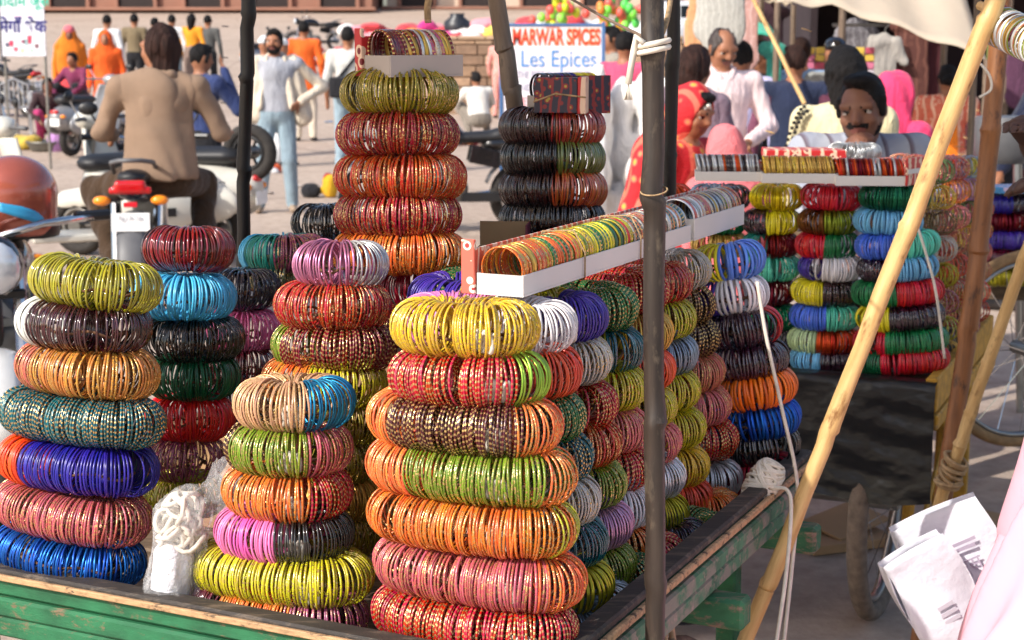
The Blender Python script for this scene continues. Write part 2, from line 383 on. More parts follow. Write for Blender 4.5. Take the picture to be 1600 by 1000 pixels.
# ------------------------------------------------------------------ soft bodies: blended distance fields turned into one mesh
class Body:
    """tapered limbs and ellipsoids blended into ONE continuous surface; each piece names its material"""
    def __init__(s): s.p = []
    def limb(s, a, b, ra, rb, m, k=.025, sc=None, sub=False):
        """sc: (axis vector, factor) flattens the limb along that axis"""
        s.p.append(('L', np.array(a, float), np.array(b, float), ra, rb, m, k, sc, sub)); return s
    def chain(s, pts, rads, m, k=.025, sc=None):
        for i in range(len(pts) - 1): s.limb(pts[i], pts[i + 1], rads[i], rads[i + 1], m, k, sc)
        return s
    def ell(s, c, r, m, k=.025, rot=None, sub=False):
        s.p.append(('E', np.array(c, float), np.array(r, float), None if rot is None else np.array(rot.to_matrix() if isinstance(rot, Euler) else rot), 0, m, k, None, sub)); return s
    def block(s, c, h, m, k=.01, rot=None, rnd=.01, sub=False):
        s.p.append(('B', np.array(c, float), np.array(h, float), None if rot is None else np.array(rot.to_matrix() if isinstance(rot, Euler) else rot), rnd, m, k, None, sub)); return s
    def dist(s, pr, P):
        t = pr[0]
        if t == 'L':
            _, a, b, ra, rb, _, _, sc, _ = pr
            if sc is not None:
                ax = np.array(sc[0], float); ax /= np.linalg.norm(ax); f = sc[1]; mid = (a + b) / 2
                P = P + ((P - mid) @ ax)[..., None] * ax * (1 / f - 1)
            ab = b - a; h = np.clip(((P - a) @ ab) / max(ab @ ab, 1e-9), 0, 1)
            return np.linalg.norm(P - a - h[..., None] * ab, axis=-1) - (ra + (rb - ra) * h)
        q = P - pr[1]
        if pr[3] is not None: q = q @ pr[3]
        if t == 'E':
            k0 = np.linalg.norm(q / pr[2], axis=-1); k1 = np.linalg.norm(q / pr[2] ** 2, axis=-1)
            return k0 * (k0 - 1) / np.maximum(k1, 1e-6)
        d = np.abs(q) - (pr[2] - pr[4])
        return np.linalg.norm(np.maximum(d, 0), axis=-1) + np.minimum(d.max(-1), 0) - pr[4]
    def bounds(s, pr):
        if pr[0] == 'L':
            r = max(pr[3], pr[4]); return np.minimum(pr[1], pr[2]) - r, np.maximum(pr[1], pr[2]) + r
        r = pr[2] if pr[3] is None else np.full(3, np.linalg.norm(pr[2])); return pr[1] - r, pr[1] + r
    def mesh(s, name, h, mats, wrinkle=None, only=None):
        """mats: {key: material}; wrinkle(P)->offset"""
        P = s.p; pos = [x for x in P if not x[8]]
        B = [s.bounds(x) for x in pos]; lo = np.min([b[0] for b in B], 0) - 3 * h; hi = np.max([b[1] for b in B], 0) + 3 * h
        n = np.ceil((hi - lo) / h).astype(int) + 1
        F = np.full(n, .5, np.float32)
        axs = [lo[i] + np.arange(n[i]) * h for i in range(3)]
        for pr in P:
            b0, b1 = s.bounds(pr); mar = pr[6] + 3 * h + .01
            i0 = np.clip(np.floor((b0 - mar - lo) / h).astype(int), 0, n); i1 = np.clip(np.ceil((b1 + mar - lo) / h).astype(int) + 1, 0, n)
            if (i1 <= i0).any(): continue
            sl_ = tuple(slice(a, b) for a, b in zip(i0, i1))
            G = np.stack(np.meshgrid(*[axs[i][sl_[i]] for i in range(3)], indexing='ij'), -1)
            d = s.dist(pr, G); f = F[sl_]; k = pr[6]
            if pr[8]:
                F[sl_] = np.maximum(f, -d)
            else:
                hh = np.clip(.5 + .5 * (f - d) / k, 0, 1); F[sl_] = f * (1 - hh) + d * hh - k * hh * (1 - hh)
        if wrinkle is not None:
            G = np.stack(np.meshgrid(*axs, indexing='ij'), -1); F = F + wrinkle(G)
        # surface nets
        ins = F < 0; c = np.zeros(tuple(n - 1), np.int8)
        cr = [(i, j, k) for i in (0, 1) for j in (0, 1) for k in (0, 1)]
        sl3 = lambda A, o: A[o[0]:n[0] - 1 + o[0], o[1]:n[1] - 1 + o[1], o[2]:n[2] - 1 + o[2]]
        for o in cr: c += sl3(ins, o)
        act = (c > 0) & (c < 8); ci = np.argwhere(act); idx = np.full(act.shape, -1, np.int64); idx[act] = np.arange(len(ci))
        acc = np.zeros((len(ci), 3)); cnt = np.zeros(len(ci))
        val = {o: F[ci[:, 0] + o[0], ci[:, 1] + o[1], ci[:, 2] + o[2]] for o in cr}
        for o in cr:
            for ax in range(3):
                if o[ax]: continue
                o2 = list(o); o2[ax] = 1; o2 = tuple(o2); a, b = val[o], val[o2]; mk = (a < 0) != (b < 0)
                t = np.where(mk, a / np.where(mk, a - b, 1), 0)
                p = np.tile(np.array(o, float), (len(ci), 1)); p[:, ax] = t
                acc[mk] += p[mk]; cnt[mk] += 1
        vs = lo + (ci + acc / cnt[:, None]) * h
        quads = []
        for ax in range(3):
            o1, o2 = (ax + 1) % 3, (ax + 2) % 3
            a = ins.take(range(n[ax] - 1), ax); b = ins.take(range(1, n[ax]), ax)
            e = np.argwhere(a != b)
            ok = (e[:, o1] > 0) & (e[:, o2] > 0) & (e[:, o1] < n[o1] - 1) & (e[:, o2] < n[o2] - 1); e = e[ok]
            flip = ins[e[:, 0], e[:, 1], e[:, 2]]
            def cell(d1, d2):
                q = e.copy(); q[:, o1] -= d1; q[:, o2] -= d2; return idx[q[:, 0], q[:, 1], q[:, 2]]
            Q = np.stack([cell(1, 1), cell(0, 1), cell(0, 0), cell(1, 0)], -1)
            Q[~flip] = Q[~flip][:, ::-1]; quads.append(Q)
        Q = np.concatenate(quads)
        # one smoothing pass
        nb = np.zeros_like(vs); nc = np.zeros(len(vs))
        for i in range(4):
            np.add.at(nb, Q[:, i], vs[Q[:, (i + 1) % 4]]); np.add.at(nc, Q[:, i], 1)
            np.add.at(nb, Q[:, i], vs[Q[:, (i - 1) % 4]]); np.add.at(nc, Q[:, i], 1)
        vs = vs * .5 + .5 * nb / np.maximum(nc, 1)[:, None]
        keys = list(dict.fromkeys(x[5] for x in pos)); cen = vs[Q].mean(1)
        best = np.full(len(cen), 9e9); mi = np.zeros(len(cen), int)
        for x in pos:
            d = s.dist(x, cen); u = d < best; best[u] = d[u]; mi[u] = keys.index(x[5])
        return fast_mesh(name, vs, Q, [mats[k] for k in keys], mi=mi)
def folds(amp, f, seed=0):
    rg = np.random.default_rng(seed); K_ = rg.normal(0, 1, (3, 3)) * f * np.array([1, 1, .45]); ph = rg.uniform(0, 6, 3)
    return lambda G: amp * (np.sin(G @ K_[0] + ph[0] + 1.5 * np.sin(G @ K_[2] + ph[2])) * .6 + .4 * np.sin(G @ K_[1] * 1.7 + ph[1])).astype(np.float32)
# ------------------------------------------------------------------ setting materials
CORD = M('cotton_cord', srgb(226, 216, 200), .9, var=.12, scale=60)
THREAD = M('brown_thread', srgb(120, 84, 60), .9, var=.2, scale=60)
def worn_wood(name, paint, wood, amount=.5, second=None, stretch=(2, 14, 14)):
    if name in MATS: return MATS[name]
    m, n, b = new_mat(name); v = coords(n, 'Object', stretch)
    g = noise(n, coords(n, 'Object', tuple(s * 3 for s in stretch)), 3, 6, .7)
    wd = ramp(n, g, [(.25, tuple(c * .45 for c in wood)), (.5, wood), (.8, tuple(min(1, c * 1.4) for c in wood))])
    pt = ramp(n, noise(n, v, 2.5, 5), [(.3, tuple(c * .55 for c in paint)), (.65, paint)])
    if second is not None: pt = mixc(n, ramp(n, noise(n, v, 1.3, 4), [(.47, (0, 0, 0)), (.56, (1, 1, 1))]), pt, second)
    msk = ramp(n, noise(n, v, 4, 8, .75), [(amount - .04, (0, 0, 0)), (amount + .05, (1, 1, 1))])
    n.links.new(mixc(n, msk, pt, wd), b.inputs['Base Color']); b.inputs['Roughness'].default_value = .7
    bump(n, b, g, .35, .004); MATS[name] = m; return m
GREEN_P = worn_wood('worn_green_paint', srgb(38, 112, 72), srgb(120, 98, 74), .60)
GREEN_SHADE = worn_wood('worn_green_paint_shade_toned', srgb(78, 132, 100), srgb(152, 136, 126), .57, srgb(128, 128, 116))  # side-plank green, worn; the greyish cast of skylit shade is mixed into its colour
RAIL_W = worn_wood('worn_rail_wood', srgb(70, 56, 44), srgb(186, 148, 108), .42)
DARK_W = worn_wood('dark_weathered_wood', srgb(58, 52, 48), srgb(96, 84, 72), .55)
DECK_W = worn_wood('deck_wood', srgb(104, 86, 66), srgb(120, 100, 80), .5)
YEL_W = worn_wood('worn_yellow_paint', srgb(206, 152, 46), srgb(150, 120, 80), .62)
def bamboo_mat(name, lo, hi, dark):
    m, n, b = new_mat(name); v = coords(n, 'Object', (30, 30, 3)); t = noise(n, v, 2, 6, .65)
    c1 = ramp(n, t, [(.3, lo), (.68, hi)])
    sp = ramp(n, noise(n, coords(n, 'Object', (8, 8, 3)), 5, 5, .7), [(.56, (0, 0, 0)), (.7, (1, 1, 1))])
    n.links.new(mixc(n, sp, c1, dark), b.inputs['Base Color']); b.inputs['Roughness'].default_value = .5
    bump(n, b, t, .25, .003); return m
BAM_Y = bamboo_mat('yellow_bamboo', srgb(186, 142, 84), srgb(232, 196, 134), srgb(140, 96, 52))
BAM_B = bamboo_mat('brown_bamboo', srgb(110, 66, 34), srgb(156, 100, 54), srgb(70, 42, 26))
BAM_D = bamboo_mat('sooty_bamboo', srgb(34, 28, 25), srgb(66, 54, 46), srgb(96, 84, 70))
BAM_K = bamboo_mat('black_bamboo', srgb(18, 16, 16), srgb(36, 31, 30), srgb(50, 44, 40))
BAM_G = bamboo_mat('grey_bamboo', srgb(92, 76, 62), srgb(132, 112, 94), srgb(60, 48, 40))
STEEL = M('worn_steel', srgb(150, 148, 144), .35, .9, .2, 12)
CHROME = M('chrome', srgb(205, 206, 208), .12, 1, .05, 5)
RUBBER = M('tyre_rubber', srgb(46, 42, 39), .85, 0, .3, 30, .3)
DUSTY_RUBBER = M('dusty_tyre_rubber', srgb(118, 102, 88), .9, 0, .3, 40, .5)
BLACKP = M('black_plastic', srgb(26, 26, 28), .42, 0, .2, 10)
JUTE = M('jute_rope', srgb(176, 146, 108), .95, 0, .3, 60, .5)
WHITE_CARD = M('white_cardboard', srgb(226, 220, 212), .75, 0, .06, 5)
GREY_CARD = M('grey_cardboard', srgb(178, 166, 158), .8, 0, .08, 5)

# ------------------------------------------------------------------ ground
m, n, b = new_mat('dusty_plaza'); v = coords(n)
big = noise(n, v, .35, 5, .6); fine = noise(n, v, 9, 6, .7)
base = ramp(n, big, [(.3, srgb(164, 146, 132)), (.7, srgb(194, 176, 160))])
base = mixc(n, ramp(n, fine, [(.3, (.72, .72, .72)), (.75, (1.12, 1.12, 1.12))]), base, base, 'MIX')
base = mixc(n, .5, base, ramp(n, fine, [(.35, srgb(148, 128, 114)), (.7, srgb(210, 190, 172))]))
vo = n.nodes.new('ShaderNodeTexVoronoi'); vo.feature = 'DISTANCE_TO_EDGE'; vo.inputs['Scale'].default_value = .33
wv = n.nodes.new('ShaderNodeMapping'); wv.inputs['Scale'].default_value = (1, .8, 1)
dist = mixc(n, .12, v, noise(n, v, 2.0, 4)); n.links.new(dist, wv.inputs[0]); n.links.new(wv.outputs[0], vo.inputs['Vector'])
crk = ramp(n, vo.outputs['Distance'], [(0., (1, 1, 1)), (.012, (0, 0, 0))])
base = mixc(n, mth(n, 'MULTIPLY', crk, .45), base, srgb(120, 102, 90))
litter = ramp(n, noise(n, v, 5.5, 2), [(.70, (0, 0, 0)), (.73, (1, 1, 1))])
base = mixc(n, mth(n, 'MULTIPLY', litter, .35), base, srgb(128, 108, 94))
n.links.new(base, b.inputs['Base Color']); b.inputs['Roughness'].default_value = .95; b.inputs['Specular IOR Level'].default_value = .15
bump(n, b, fine, .5, .02)
q = MB(); Ys = [-60, -8, 0, 4, 8, 12, 16, 20, 22, 24, 28, 34, 36, 38, 42, 52, 64, 76, 120, 300]
for Y in Ys: q.v += [(-220, Y, ground_z(min(Y, 76))), (220, Y, ground_z(min(Y, 76)))]
q.f += [(2 * i, 2 * i + 1, 2 * i + 3, 2 * i + 2) for i in range(len(Ys) - 1)]
tag(q.build('ground', m, smooth=True), kind='structure', label='dusty pinkish beige plaza paving under carts and people')

# ------------------------------------------------------------------ front cart
U = Vector((.9, -.437, 0)).normalized(); V = Vector((U.y * -1, U.x, 0)); YAW = math.atan2(U.y, U.x)
RC = Matrix((U, V, Vector((0, 0, 1)))).transposed()      # cart axes to world
K = Vector((.075, 1.80, 0)) - U * .034; ZB = .862; CL, CD = 1.22, 1.17; DECK = .765
def cart_pt(s, wv_, z): return K - U * s + V * wv_ + Vector((0, 0, z))
def plank(q, p0, p1, h, t, bev=.004):
    d = p1 - p0; x = d.normalized(); y = Vector((-x.y, x.x, 0)); rot = Matrix((x, y, Vector((0, 0, 1)))).transposed()
    return q.box((p0 + p1) / 2, (d.length, t, h), rot, bev)
cart = thing('handcart', 'green painted wooden handcart with worn rails carrying the nearest bangles', 'handcart', cart_pt(CL / 2, CD / 2, 0), YAW)
def cpart(name, fn, mat_, **kw):
    q = MB(); fn(q); return q.build(name, mat_, cart, world=True, **kw)
for side in range(2):
    for name, z, h, t, off, mt in (('top_rail', ZB - .007, .014, .034, .0, DARK_W), ('side_plank', ZB - .029, .026, .020, .006, None), ('side_plank', ZB - .0585, .029, .026, .002, None), ('side_plank', ZB - .090, .030, .022, .006, None)):
        if side == 0: p0, p1, nrm = cart_pt(CL, off + t / 2, z), cart_pt(.002, off + t / 2, z), V; mt2 = mt or GREEN_P
        else: p0, p1, nrm = cart_pt(off + t / 2 - .0, .036, z), cart_pt(off + t / 2, CD, z), U; mt2 = mt or GREEN_SHADE
        cpart(name, lambda q: plank(q, p0, p1, h, t), mt2)
cpart('edge_strip', lambda q: plank(q, cart_pt(CL, -.003, ZB - .011), cart_pt(.002, -.003, ZB - .009), .009, .007), RAIL_W)
q_edge = cpart('edge_strip', lambda q: plank(q, cart_pt(-.003, .05, ZB - .020), cart_pt(-.003, CD - .01, ZB - .020), .012, .010), RAIL_W)
cpart('end_board', lambda q: plank(q, cart_pt(CL, CD - .015, ZB - .07), cart_pt(.04, CD - .015, ZB - .05), .09, .022), GREEN_P)
cpart('end_board', lambda q: plank(q, cart_pt(CL - .015, .04, ZB - .07), cart_pt(CL - .015, CD - .04, ZB - .07), .10, .022), GREEN_P)
for i in range(9):
    y0 = .04 + i * (CD - .08) / 9
    cpart('deck_plank', lambda q: plank(q, cart_pt(CL - .03, y0 + .058, DECK - .012), cart_pt(.04, y0 + .058, DECK - .012), .022, .112), DECK_W)
for wv_ in (.15, .645, 1.06):
    cpart('cross_beam', lambda q: plank(q, cart_pt(CL - .05, wv_, ZB - .134), cart_pt(-.045, wv_, ZB - .134), .05, .045, .006), worn_wood('beam_paint', srgb(62, 122, 84), srgb(140, 116, 100), .55))
for s_, wv_ in ((.10, 1.0), (CL - .12, 1.0), (.10, .2), (CL - .12, .2)):
    cpart('leg', lambda q: plank(q, cart_pt(s_, wv_ - .02, .34), cart_pt(s_, wv_ + .02, .34), .68, .035), GREEN_P)
def bicycle_wheel(parent, c, axis, rad=.33, tyre=DUSTY_RUBBER, rimm=STEEL, nsp=18, tr=.019):
    ax = Vector(axis).normalized(); Mx = ax.to_track_quat('Z', 'Y').to_matrix(); c = Vector(c)
    wroot = MB().torus(c, rad - tr, tr, 48, 10, Mx).build('wheel', tyre, parent, world=True, smooth=True)
    MB().torus(c, rad - tr * 2 - .004, .010, 40, 8, Mx, 1.3).build('rim', rimm, wroot, world=False, smooth=True)
    q = MB().tube([c - ax * .05, c + ax * .05], .022, 12)
    q.build('hub', rimm, wroot, smooth=30)
    for i in range(nsp):
        a = 2 * math.pi * i / nsp; d = Mx @ Vector((math.cos(a), math.sin(a), 0)); d2 = Mx @ Vector((math.cos(a + .5), math.sin(a + .5), 0))
        MB().tube([c + d2 * .02 + ax * (.04 if i % 2 else -.04), c + d * (rad - .045)], .0016, 4).build('spoke', CHROME, wroot)
    return wroot
bicycle_wheel(cart, cart_pt(-.0 + .09, .62, .33), U, .33, DUSTY_RUBBER, STEEL, 16)
bicycle_wheel(cart, cart_pt(CL - .1, .62, .33), U, .33, DUSTY_RUBBER, STEEL, 16)
cpart('axle', lambda q: q.tube([cart_pt(CL - .1, .62, .33), cart_pt(.09, .62, .33)], .016, 10), STEEL)

# rope skein hanging under the near side, and cord on the deck
q = MB(); hk = cart_pt(.04, .40, ZB - .13)
for i in range(26):
    ph = random.uniform(0, 6.28); rr = random.uniform(.02, .075); yy = random.uniform(-.12, .12)
    q.tube([hk + Vector((rr * math.cos(t + ph) * .7 + yy * .4, rr * math.sin(t + ph) * .5 + yy, -.13 + .13 * math.cos(t) - .05 * math.sin(2 * t + ph))) for t in np.linspace(0, 6.3, 18)], .0055, 5)
tag(q.build('rope_skein', M('sisal_rope', srgb(168, 140, 112), .95, 0, .25, 50, .4), smooth=True), 'thick brown rope skein hanging under the green cart rail', 'rope')

# ------------------------------------------------------------------ bundles on the front cart
def bm_(s): k, c = s[0], tuple(int(x) for x in s[1:].split(',')); return bangle_mat(k, c)
PAL = {
 'olive glass': 'k168,160,36', 'white': 'p226,228,222', 'dark maroon': 'k62,16,26', 'copper': 'f196,104,84', 'gold-brown': 'f202,134,58', 'teal gold': 'g4,92,104',
 'orange-red': 'p238,76,24', 'violet blue': 'p40,30,140', 'rose gold': 'f188,84,92', 'metallic blue': 'm28,92,182', 'dark red glass': 'k128,12,26', 'purple glass': 'k44,22,42',
 'sky blue': 'p84,190,232', 'black': 'k14,13,15', 'dark green': 'p10,92,54', 'red': 'p224,20,28', 'mauve glitter': 'f156,72,106', 'lime gold': 'f188,186,40', 'navy glass': 'k18,20,48',
 'pink': 'p236,120,176', 'dark wine': 'k96,10,34', 'teal': 'p36,142,126', 'grey-green': 'f96,112,84', 'pink mauve': 'm206,130,164', 'silver': 'm206,208,208', 'red gold': 'g180,14,26',
 'vermilion gold': 'f176,36,22', 'dark red gold': 'g112,10,24', 'olive gold': 'f142,130,22', 'orange gold': 'f222,112,36', 'yellow gold': 'f224,184,42', 'mixed pastel': 'f206,160,120',
 'turquoise blue': 'm44,150,200', 'dark brown gold': 'g66,30,24', 'green gold': 'f112,138,30', 'charcoal': 'k34,36,34', 'hot pink': 'p224,92,170', 'yellow': 'f196,186,30', 'lime': 'm158,196,72',
 'orange': 'f244,118,56', 'maroon gold': 'g72,18,26', 'brown glass': 'k52,22,22', 'olive green glass': 'k98,110,44', 'amber glass': 'k176,84,34', 'rust glass': 'k166,58,40',
 'wine red': 'p168,14,50', 'crimson gold': 'f156,20,22', 'white pearl': 'p238,232,232', 'orchid': 'p220,130,190', 'deep purple': 'p66,44,150', 'emerald gold': 'g28,112,60', 'silver glitter': 'f200,194,184', 'coral': 'p236,84,50',
 'olive yellow': 'm186,174,44', 'red-orange gold': 'f196,66,26', 'pink gold': 'f216,110,108', 'teal glass': 'k12,84,92', 'gold': 'm214,172,86', 'lilac': 'm206,156,190', 'brown gold': 'g92,58,32',
 'periwinkle': 'p92,136,226', 'lemon': 'p240,224,36', 'aubergine': 'k48,18,36', 'tangerine': 'p248,118,14', 'steel blue': 'm150,166,182', 'pale silver': 'm222,224,228', 'dark gold': 'g58,30,22',
 'royal blue': 'm26,92,190', 'jet': 'k20,20,22', 'turquoise': 'p92,212,180', 'emerald metal': 'm14,140,92', 'dark red metal': 'm120,14,28', 'yellow metal': 'm232,206,22', 'bottle green': 'm16,96,64',
 'brown olive': 'm120,72,28', 'olive metal': 'm136,150,40', 'pale green': 'p190,214,156', 'orange metal': 'm206,70,26', 'light blue': 'p116,190,232', 'blue': 'p72,112,224', 'green': 'p24,118,64', 'cherry': 'p210,24,44'}
def segs_of(spec):
    """'white .32 dark maroon' -> segments along the front of the bundle"""
    out, cur = [], []
    for wd in spec.split():
        if wd[0] == '.' : out.append((float(wd), bm_(PAL[' '.join(cur)]))); cur = []
        else: cur.append(wd)
    out.append((1, bm_(PAL[' '.join(cur)]))); return out
def words_of(spec): 
    out = []; cur = []
    for wd in spec.split():
        if wd[0] == '.': out.append(' '.join(cur)); cur = []
        else: cur.append(wd)
    out.append(' '.join(cur)); out = list(dict.fromkeys(out))
    return ' and '.join(out[:2])
def stack(title, Y, rows, b=.046, r=.0345, group='bangle bundles stacked on the green cart', yaw=YAW, single=True, wide=(), knots=False):
    """rows, top first: (left px, right px, centre px of the visible front, extra tilt, colours[, more])"""
    for i, row in enumerate(rows):
        x0, x1, cy, tilt, spec = row[:5]; kw = dict(row[5]) if len(row) > 5 else {}; kw.setdefault('pitchx', -5 + random.uniform(-2, 2))
        Y0 = kw.pop('Y', Y); bb = kw.pop('b', b); rr = kw.pop('r', r); nm = kw.pop('name', None)
        p = at((x0 + x1) / 2, cy, Y0 - bb); k = Y0 / (Y0 - bb)
        W = (x1 - x0) * mpp(Y0 - bb * .4, cy); X = (W - 2 * rr) / 2
        a = math.sqrt(max(.03 ** 2, (X * .985) ** 2 - (bb * math.sin(yaw)) ** 2)) / math.cos(yaw)
        if a < bb: bb = a
        lab = f"{words_of(nm or spec)} bangle bundle, {NAMES_ORD[i] if i < len(rows) - 1 else 'lowest'} {title}"
        bundle(Vector((p.x * k, Y0, p.z)), a, bb, rr, yaw, tilt, segs_of(spec), lab, group, single=kw.pop('single', single), knot=knots, **kw)
stack('of far left stack', 2.25, [
 (43, 258, 450, 7, 'olive glass'), (22, 241, 515, 4, 'white .30 dark maroon'), (19, 255, 588, 5, 'copper .30 gold-brown'), (-12, 268, 662, 4, 'teal gold'),
 (-14, 258, 737, 4, 'orange-red .30 violet blue'), (-18, 247, 812, 6, 'rose gold'), (-18, 237, 882, 6, 'metallic blue')])
stack('in stack behind far left', 2.47, [
 (217, 373, 397, 1, 'purple glass .16 dark red glass', dict(b=.058, pitchx=-8, dense=True)), (205, 370, 470, 2, 'sky blue', dict(dense=True)), (222, 383, 537, 1, 'black', dict(dense=True)), (225, 378, 598, 1, 'dark green', dict(dense=True)), (225, 371, 662, 1, 'red', dict(dense=True)),
 (225, 351, 726, 1, 'mauve glitter', dict(dense=True)), (228, 350, 785, 1, 'lime gold', dict(dense=True))])
stack('beside the black pole', 2.72, [
 (318, 436, 458, 2, 'navy glass'), (330, 432, 522, 3, 'pink'), (322, 432, 580, 2, 'dark wine'), (322, 432, 640, 0, 'dark wine .5 black')], b=.05, single=False)
stack('behind the pink mauve one', 2.85, [(368, 520, 404, 0, 'sky blue .25 teal .7 mauve glitter'), (380, 530, 440, 0, 'grey-green')], b=.07, single=False)
stack('left of orange tower', 3.0, [(463, 560, 352, 0, 'black'), (463, 560, 402, 0, 'navy glass')], b=.045, single=False)
stack('of middle rear stack', 2.33, [
 (455, 611, 420, 0, 'pink mauve .88 silver'), (427, 613, 485, 1, 'vermilion gold'), (422, 622, 550, 1, 'green gold .2 dark red gold'), (407, 608, 606, 1, 'orange gold .6 yellow'),
 (420, 604, 668, 0, 'olive gold', dict(single=False)), (420, 604, 728, 0, 'lime gold .5 olive gold', dict(single=False)), (420, 602, 788, 0, 'olive gold .5 gold', dict(single=False)), (420, 600, 846, 0, 'gold .5 olive gold', dict(single=False))])
stack('of front middle stack', 2.12, [
 (364, 557, 642, -1, 'mixed pastel .88 turquoise blue', dict(b=.05)), (350, 554, 711, 0, 'dark brown gold .2 green gold .93 rose gold'), (345, 554, 780, 1, 'orange gold .92 red gold'), (331, 557, 846, 0, 'pink .3 hot pink .5 pink .68 charcoal'),
 (292, 591, 910, 1, 'yellow', dict(b=.05)), (288, 582, 968, 2, 'dark wine .25 orange gold .75 mauve glitter')], knots=True)
stack('of near corner stack', 1.985, [
 (607, 846, 520, 0, 'yellow gold', dict(b=.042)), (603, 862, 600, 0, 'red gold .95 lime'), (567, 881, 670, 1, 'orange .18 maroon gold .94 orange'), (564, 904, 747, 1, 'orange .27 green gold .97 orange'),
 (566, 906, 826, 1, 'orange gold .985 lime gold'), (576, 918, 908, 2, 'rose gold .95 orange'), (574, 905, 985, 2, 'red gold')], b=.044, knots=True)
stack('of tall orange tower', 2.56, [
 (531, 718, 148, 0, 'olive gold'), (524, 719, 214, 0, 'crimson gold', dict(gaps=4)), (519, 731, 281, 0, 'red-orange gold'), (521, 723, 343, 0, 'crimson gold'), (515, 733, 403, 0, 'orange gold'), (590, 725, 458, 0, 'wine red', dict(Y=2.6)),
 (540, 725, 516, 0, 'dark red gold', dict(single=False))], b=.058)
stack('of dark tower', 2.84, [
 (779, 947, 202, 0, 'brown glass .72 rust glass', dict(dense=True, gaps=0)), (781, 947, 251, 0, 'black .74 olive green glass', dict(dense=True, gaps=0)), (779, 950, 301, 0, 'brown glass .72 amber glass', dict(dense=True, gaps=0)), (779, 947, 349, 0, 'black'), (779, 947, 397, 0, 'brown glass', dict(single=False)), (779, 947, 445, 0, 'black', dict(single=False))], b=.058, r=.034)

def column(title, k0, rows, a=.08, b=.044, r=.0335, lean=0, single=False, wide=False, group='bangle bundles along the shaded side of the green cart', Yf=lambda k: 1.985 + .138 * k, yaw=YAW, u=U, n=None):
    """rows: (px, py of the end that shows, colours)"""
    for i, row in enumerate(rows):
        px, py, spec = row[:3]; kw = row[3] if len(row) > 3 else {}
        p = at(px - 8, py, Yf(k0)); zmin = DECK + r + .002
        if p.z < zmin: rr_ = ray(px - 8, py); p = Vector((0, 0, CAMZ)) + rr_ * ((zmin - CAMZ) / rr_.z)
        aa = kw.get('a', a) * random.uniform(.95, 1.05)
        lab = f"{words_of(spec)} bangle bundle, {NAMES_ORD[i] if i < len(rows) - 1 else 'lowest'} of {title}"
        bundle(p - u * aa, aa, b, r, yaw + R(random.uniform(-4, 4)), random.uniform(-2, 2), segs_of(spec), lab, group, single=single, wide=kw.get('wide', wide), thread=True, n=n, knot=not wide)
column('first side column', 1, [(868, 512, 'orchid .5 white pearl', dict(a=.10)), (878, 583, 'dark brown gold .7 coral'), (884, 650, 'emerald gold'), (896, 716, 'yellow .5 teal gold'), (908, 783, 'silver glitter'), (918, 850, 'teal glass'), (928, 918, 'olive yellow', dict(wide=True)), (932, 985, 'dark wine .6 steel blue')], single=True)
column('second side column', 2, [(920, 496, 'yellow .7 deep purple'), (928, 564, 'silver glitter'), (936, 634, 'red gold'), (944, 694, 'red-orange gold'), (950, 757, 'teal gold .8 green gold'), (960, 821, 'gold .75 lilac'), (966, 886, 'green gold'), (966, 950, 'pink gold .8 silver')])
column('third side column', 3, [(970, 480, 'emerald gold'), (980, 545, 'olive yellow .85 teal glass'), (985, 607, 'yellow'), (987, 672, 'pink gold'), (992, 732, 'red gold'), (998, 790, 'white pearl'), (1001, 850, 'orange gold'), (1003, 905, 'red gold .6 emerald gold')])
column('fourth side column', 4, [(1020, 458, 'red gold'), (1026, 522, 'teal glass .5 gold'), (1030, 578, 'coral'), (1034, 638, 'yellow'), (1040, 694, 'pink gold'), (1046, 747, 'pale silver'), (1052, 806, 'olive yellow'), (1046, 872, 'red gold')])
column('fifth side column', 4.9, [(1058, 443, 'vermilion gold'), (1064, 500, 'red gold .8 lime gold'), (1068, 555, 'steel blue'), (1072, 610, 'red-orange gold .85 yellow'), (1080, 670, 'yellow'), (1086, 728, 'yellow gold'), (1090, 781, 'coral'), (1084, 850, 'emerald gold .5 purple glass')])
column('sixth side column', 5.7, [(1090, 425, 'white pearl .8 silver glitter'), (1097, 476, 'brown gold'), (1104, 529, 'dark gold'), (1111, 581, 'dark gold .6 copper'), (1121, 636, 'pink gold'), (1132, 688, 'red gold'), (1138, 748, 'vermilion gold .8 silver'), (1140, 800, 'orange gold'), (1118, 838, 'green gold .5 emerald gold')])
stack('of far corner plain column', 2.86, [
 (1080, 1198, 414, -8, 'lemon .35 periwinkle', dict(wide=True)), (1084, 1203, 468, -8, 'deep purple .25 white pearl', dict(wide=True)), (1092, 1224, 519, -8, 'aubergine .95 cherry', dict(wide=True)), (1100, 1234, 571, -8, 'aubergine', dict(wide=True)),
 (1106, 1248, 615, -9, 'tangerine', dict(wide=True)), (1112, 1253, 664, -9, 'royal blue', dict(wide=True)), (1116, 1252, 706, -9, 'jet', dict(wide=True)), (1120, 1252, 750, -9, 'wine red', dict(wide=True))], b=.05, r=.0335, yaw=YAW * .2, single=True)
# the inner row under the long boxes: only tops show
for j, (px, py, spec) in enumerate([(880, 462, 'deep purple .5 yellow'), (905, 446, 'emerald gold'), (930, 430, 'red gold'), (960, 420, 'dark red gold'), (1000, 412, 'pink gold')]):
    p = at(px - 30, py + 12, 2.288 + j * .138)
    bundle(p - U * .1, .085, .05, .032, YAW, 0, segs_of(spec), f"{words_of(spec)} bangle bundle under long open box, {NAMES_ORD[j].split()[0].replace('topmost','nearest')} in row", 'bangle bundles under the long boxes', single=False)

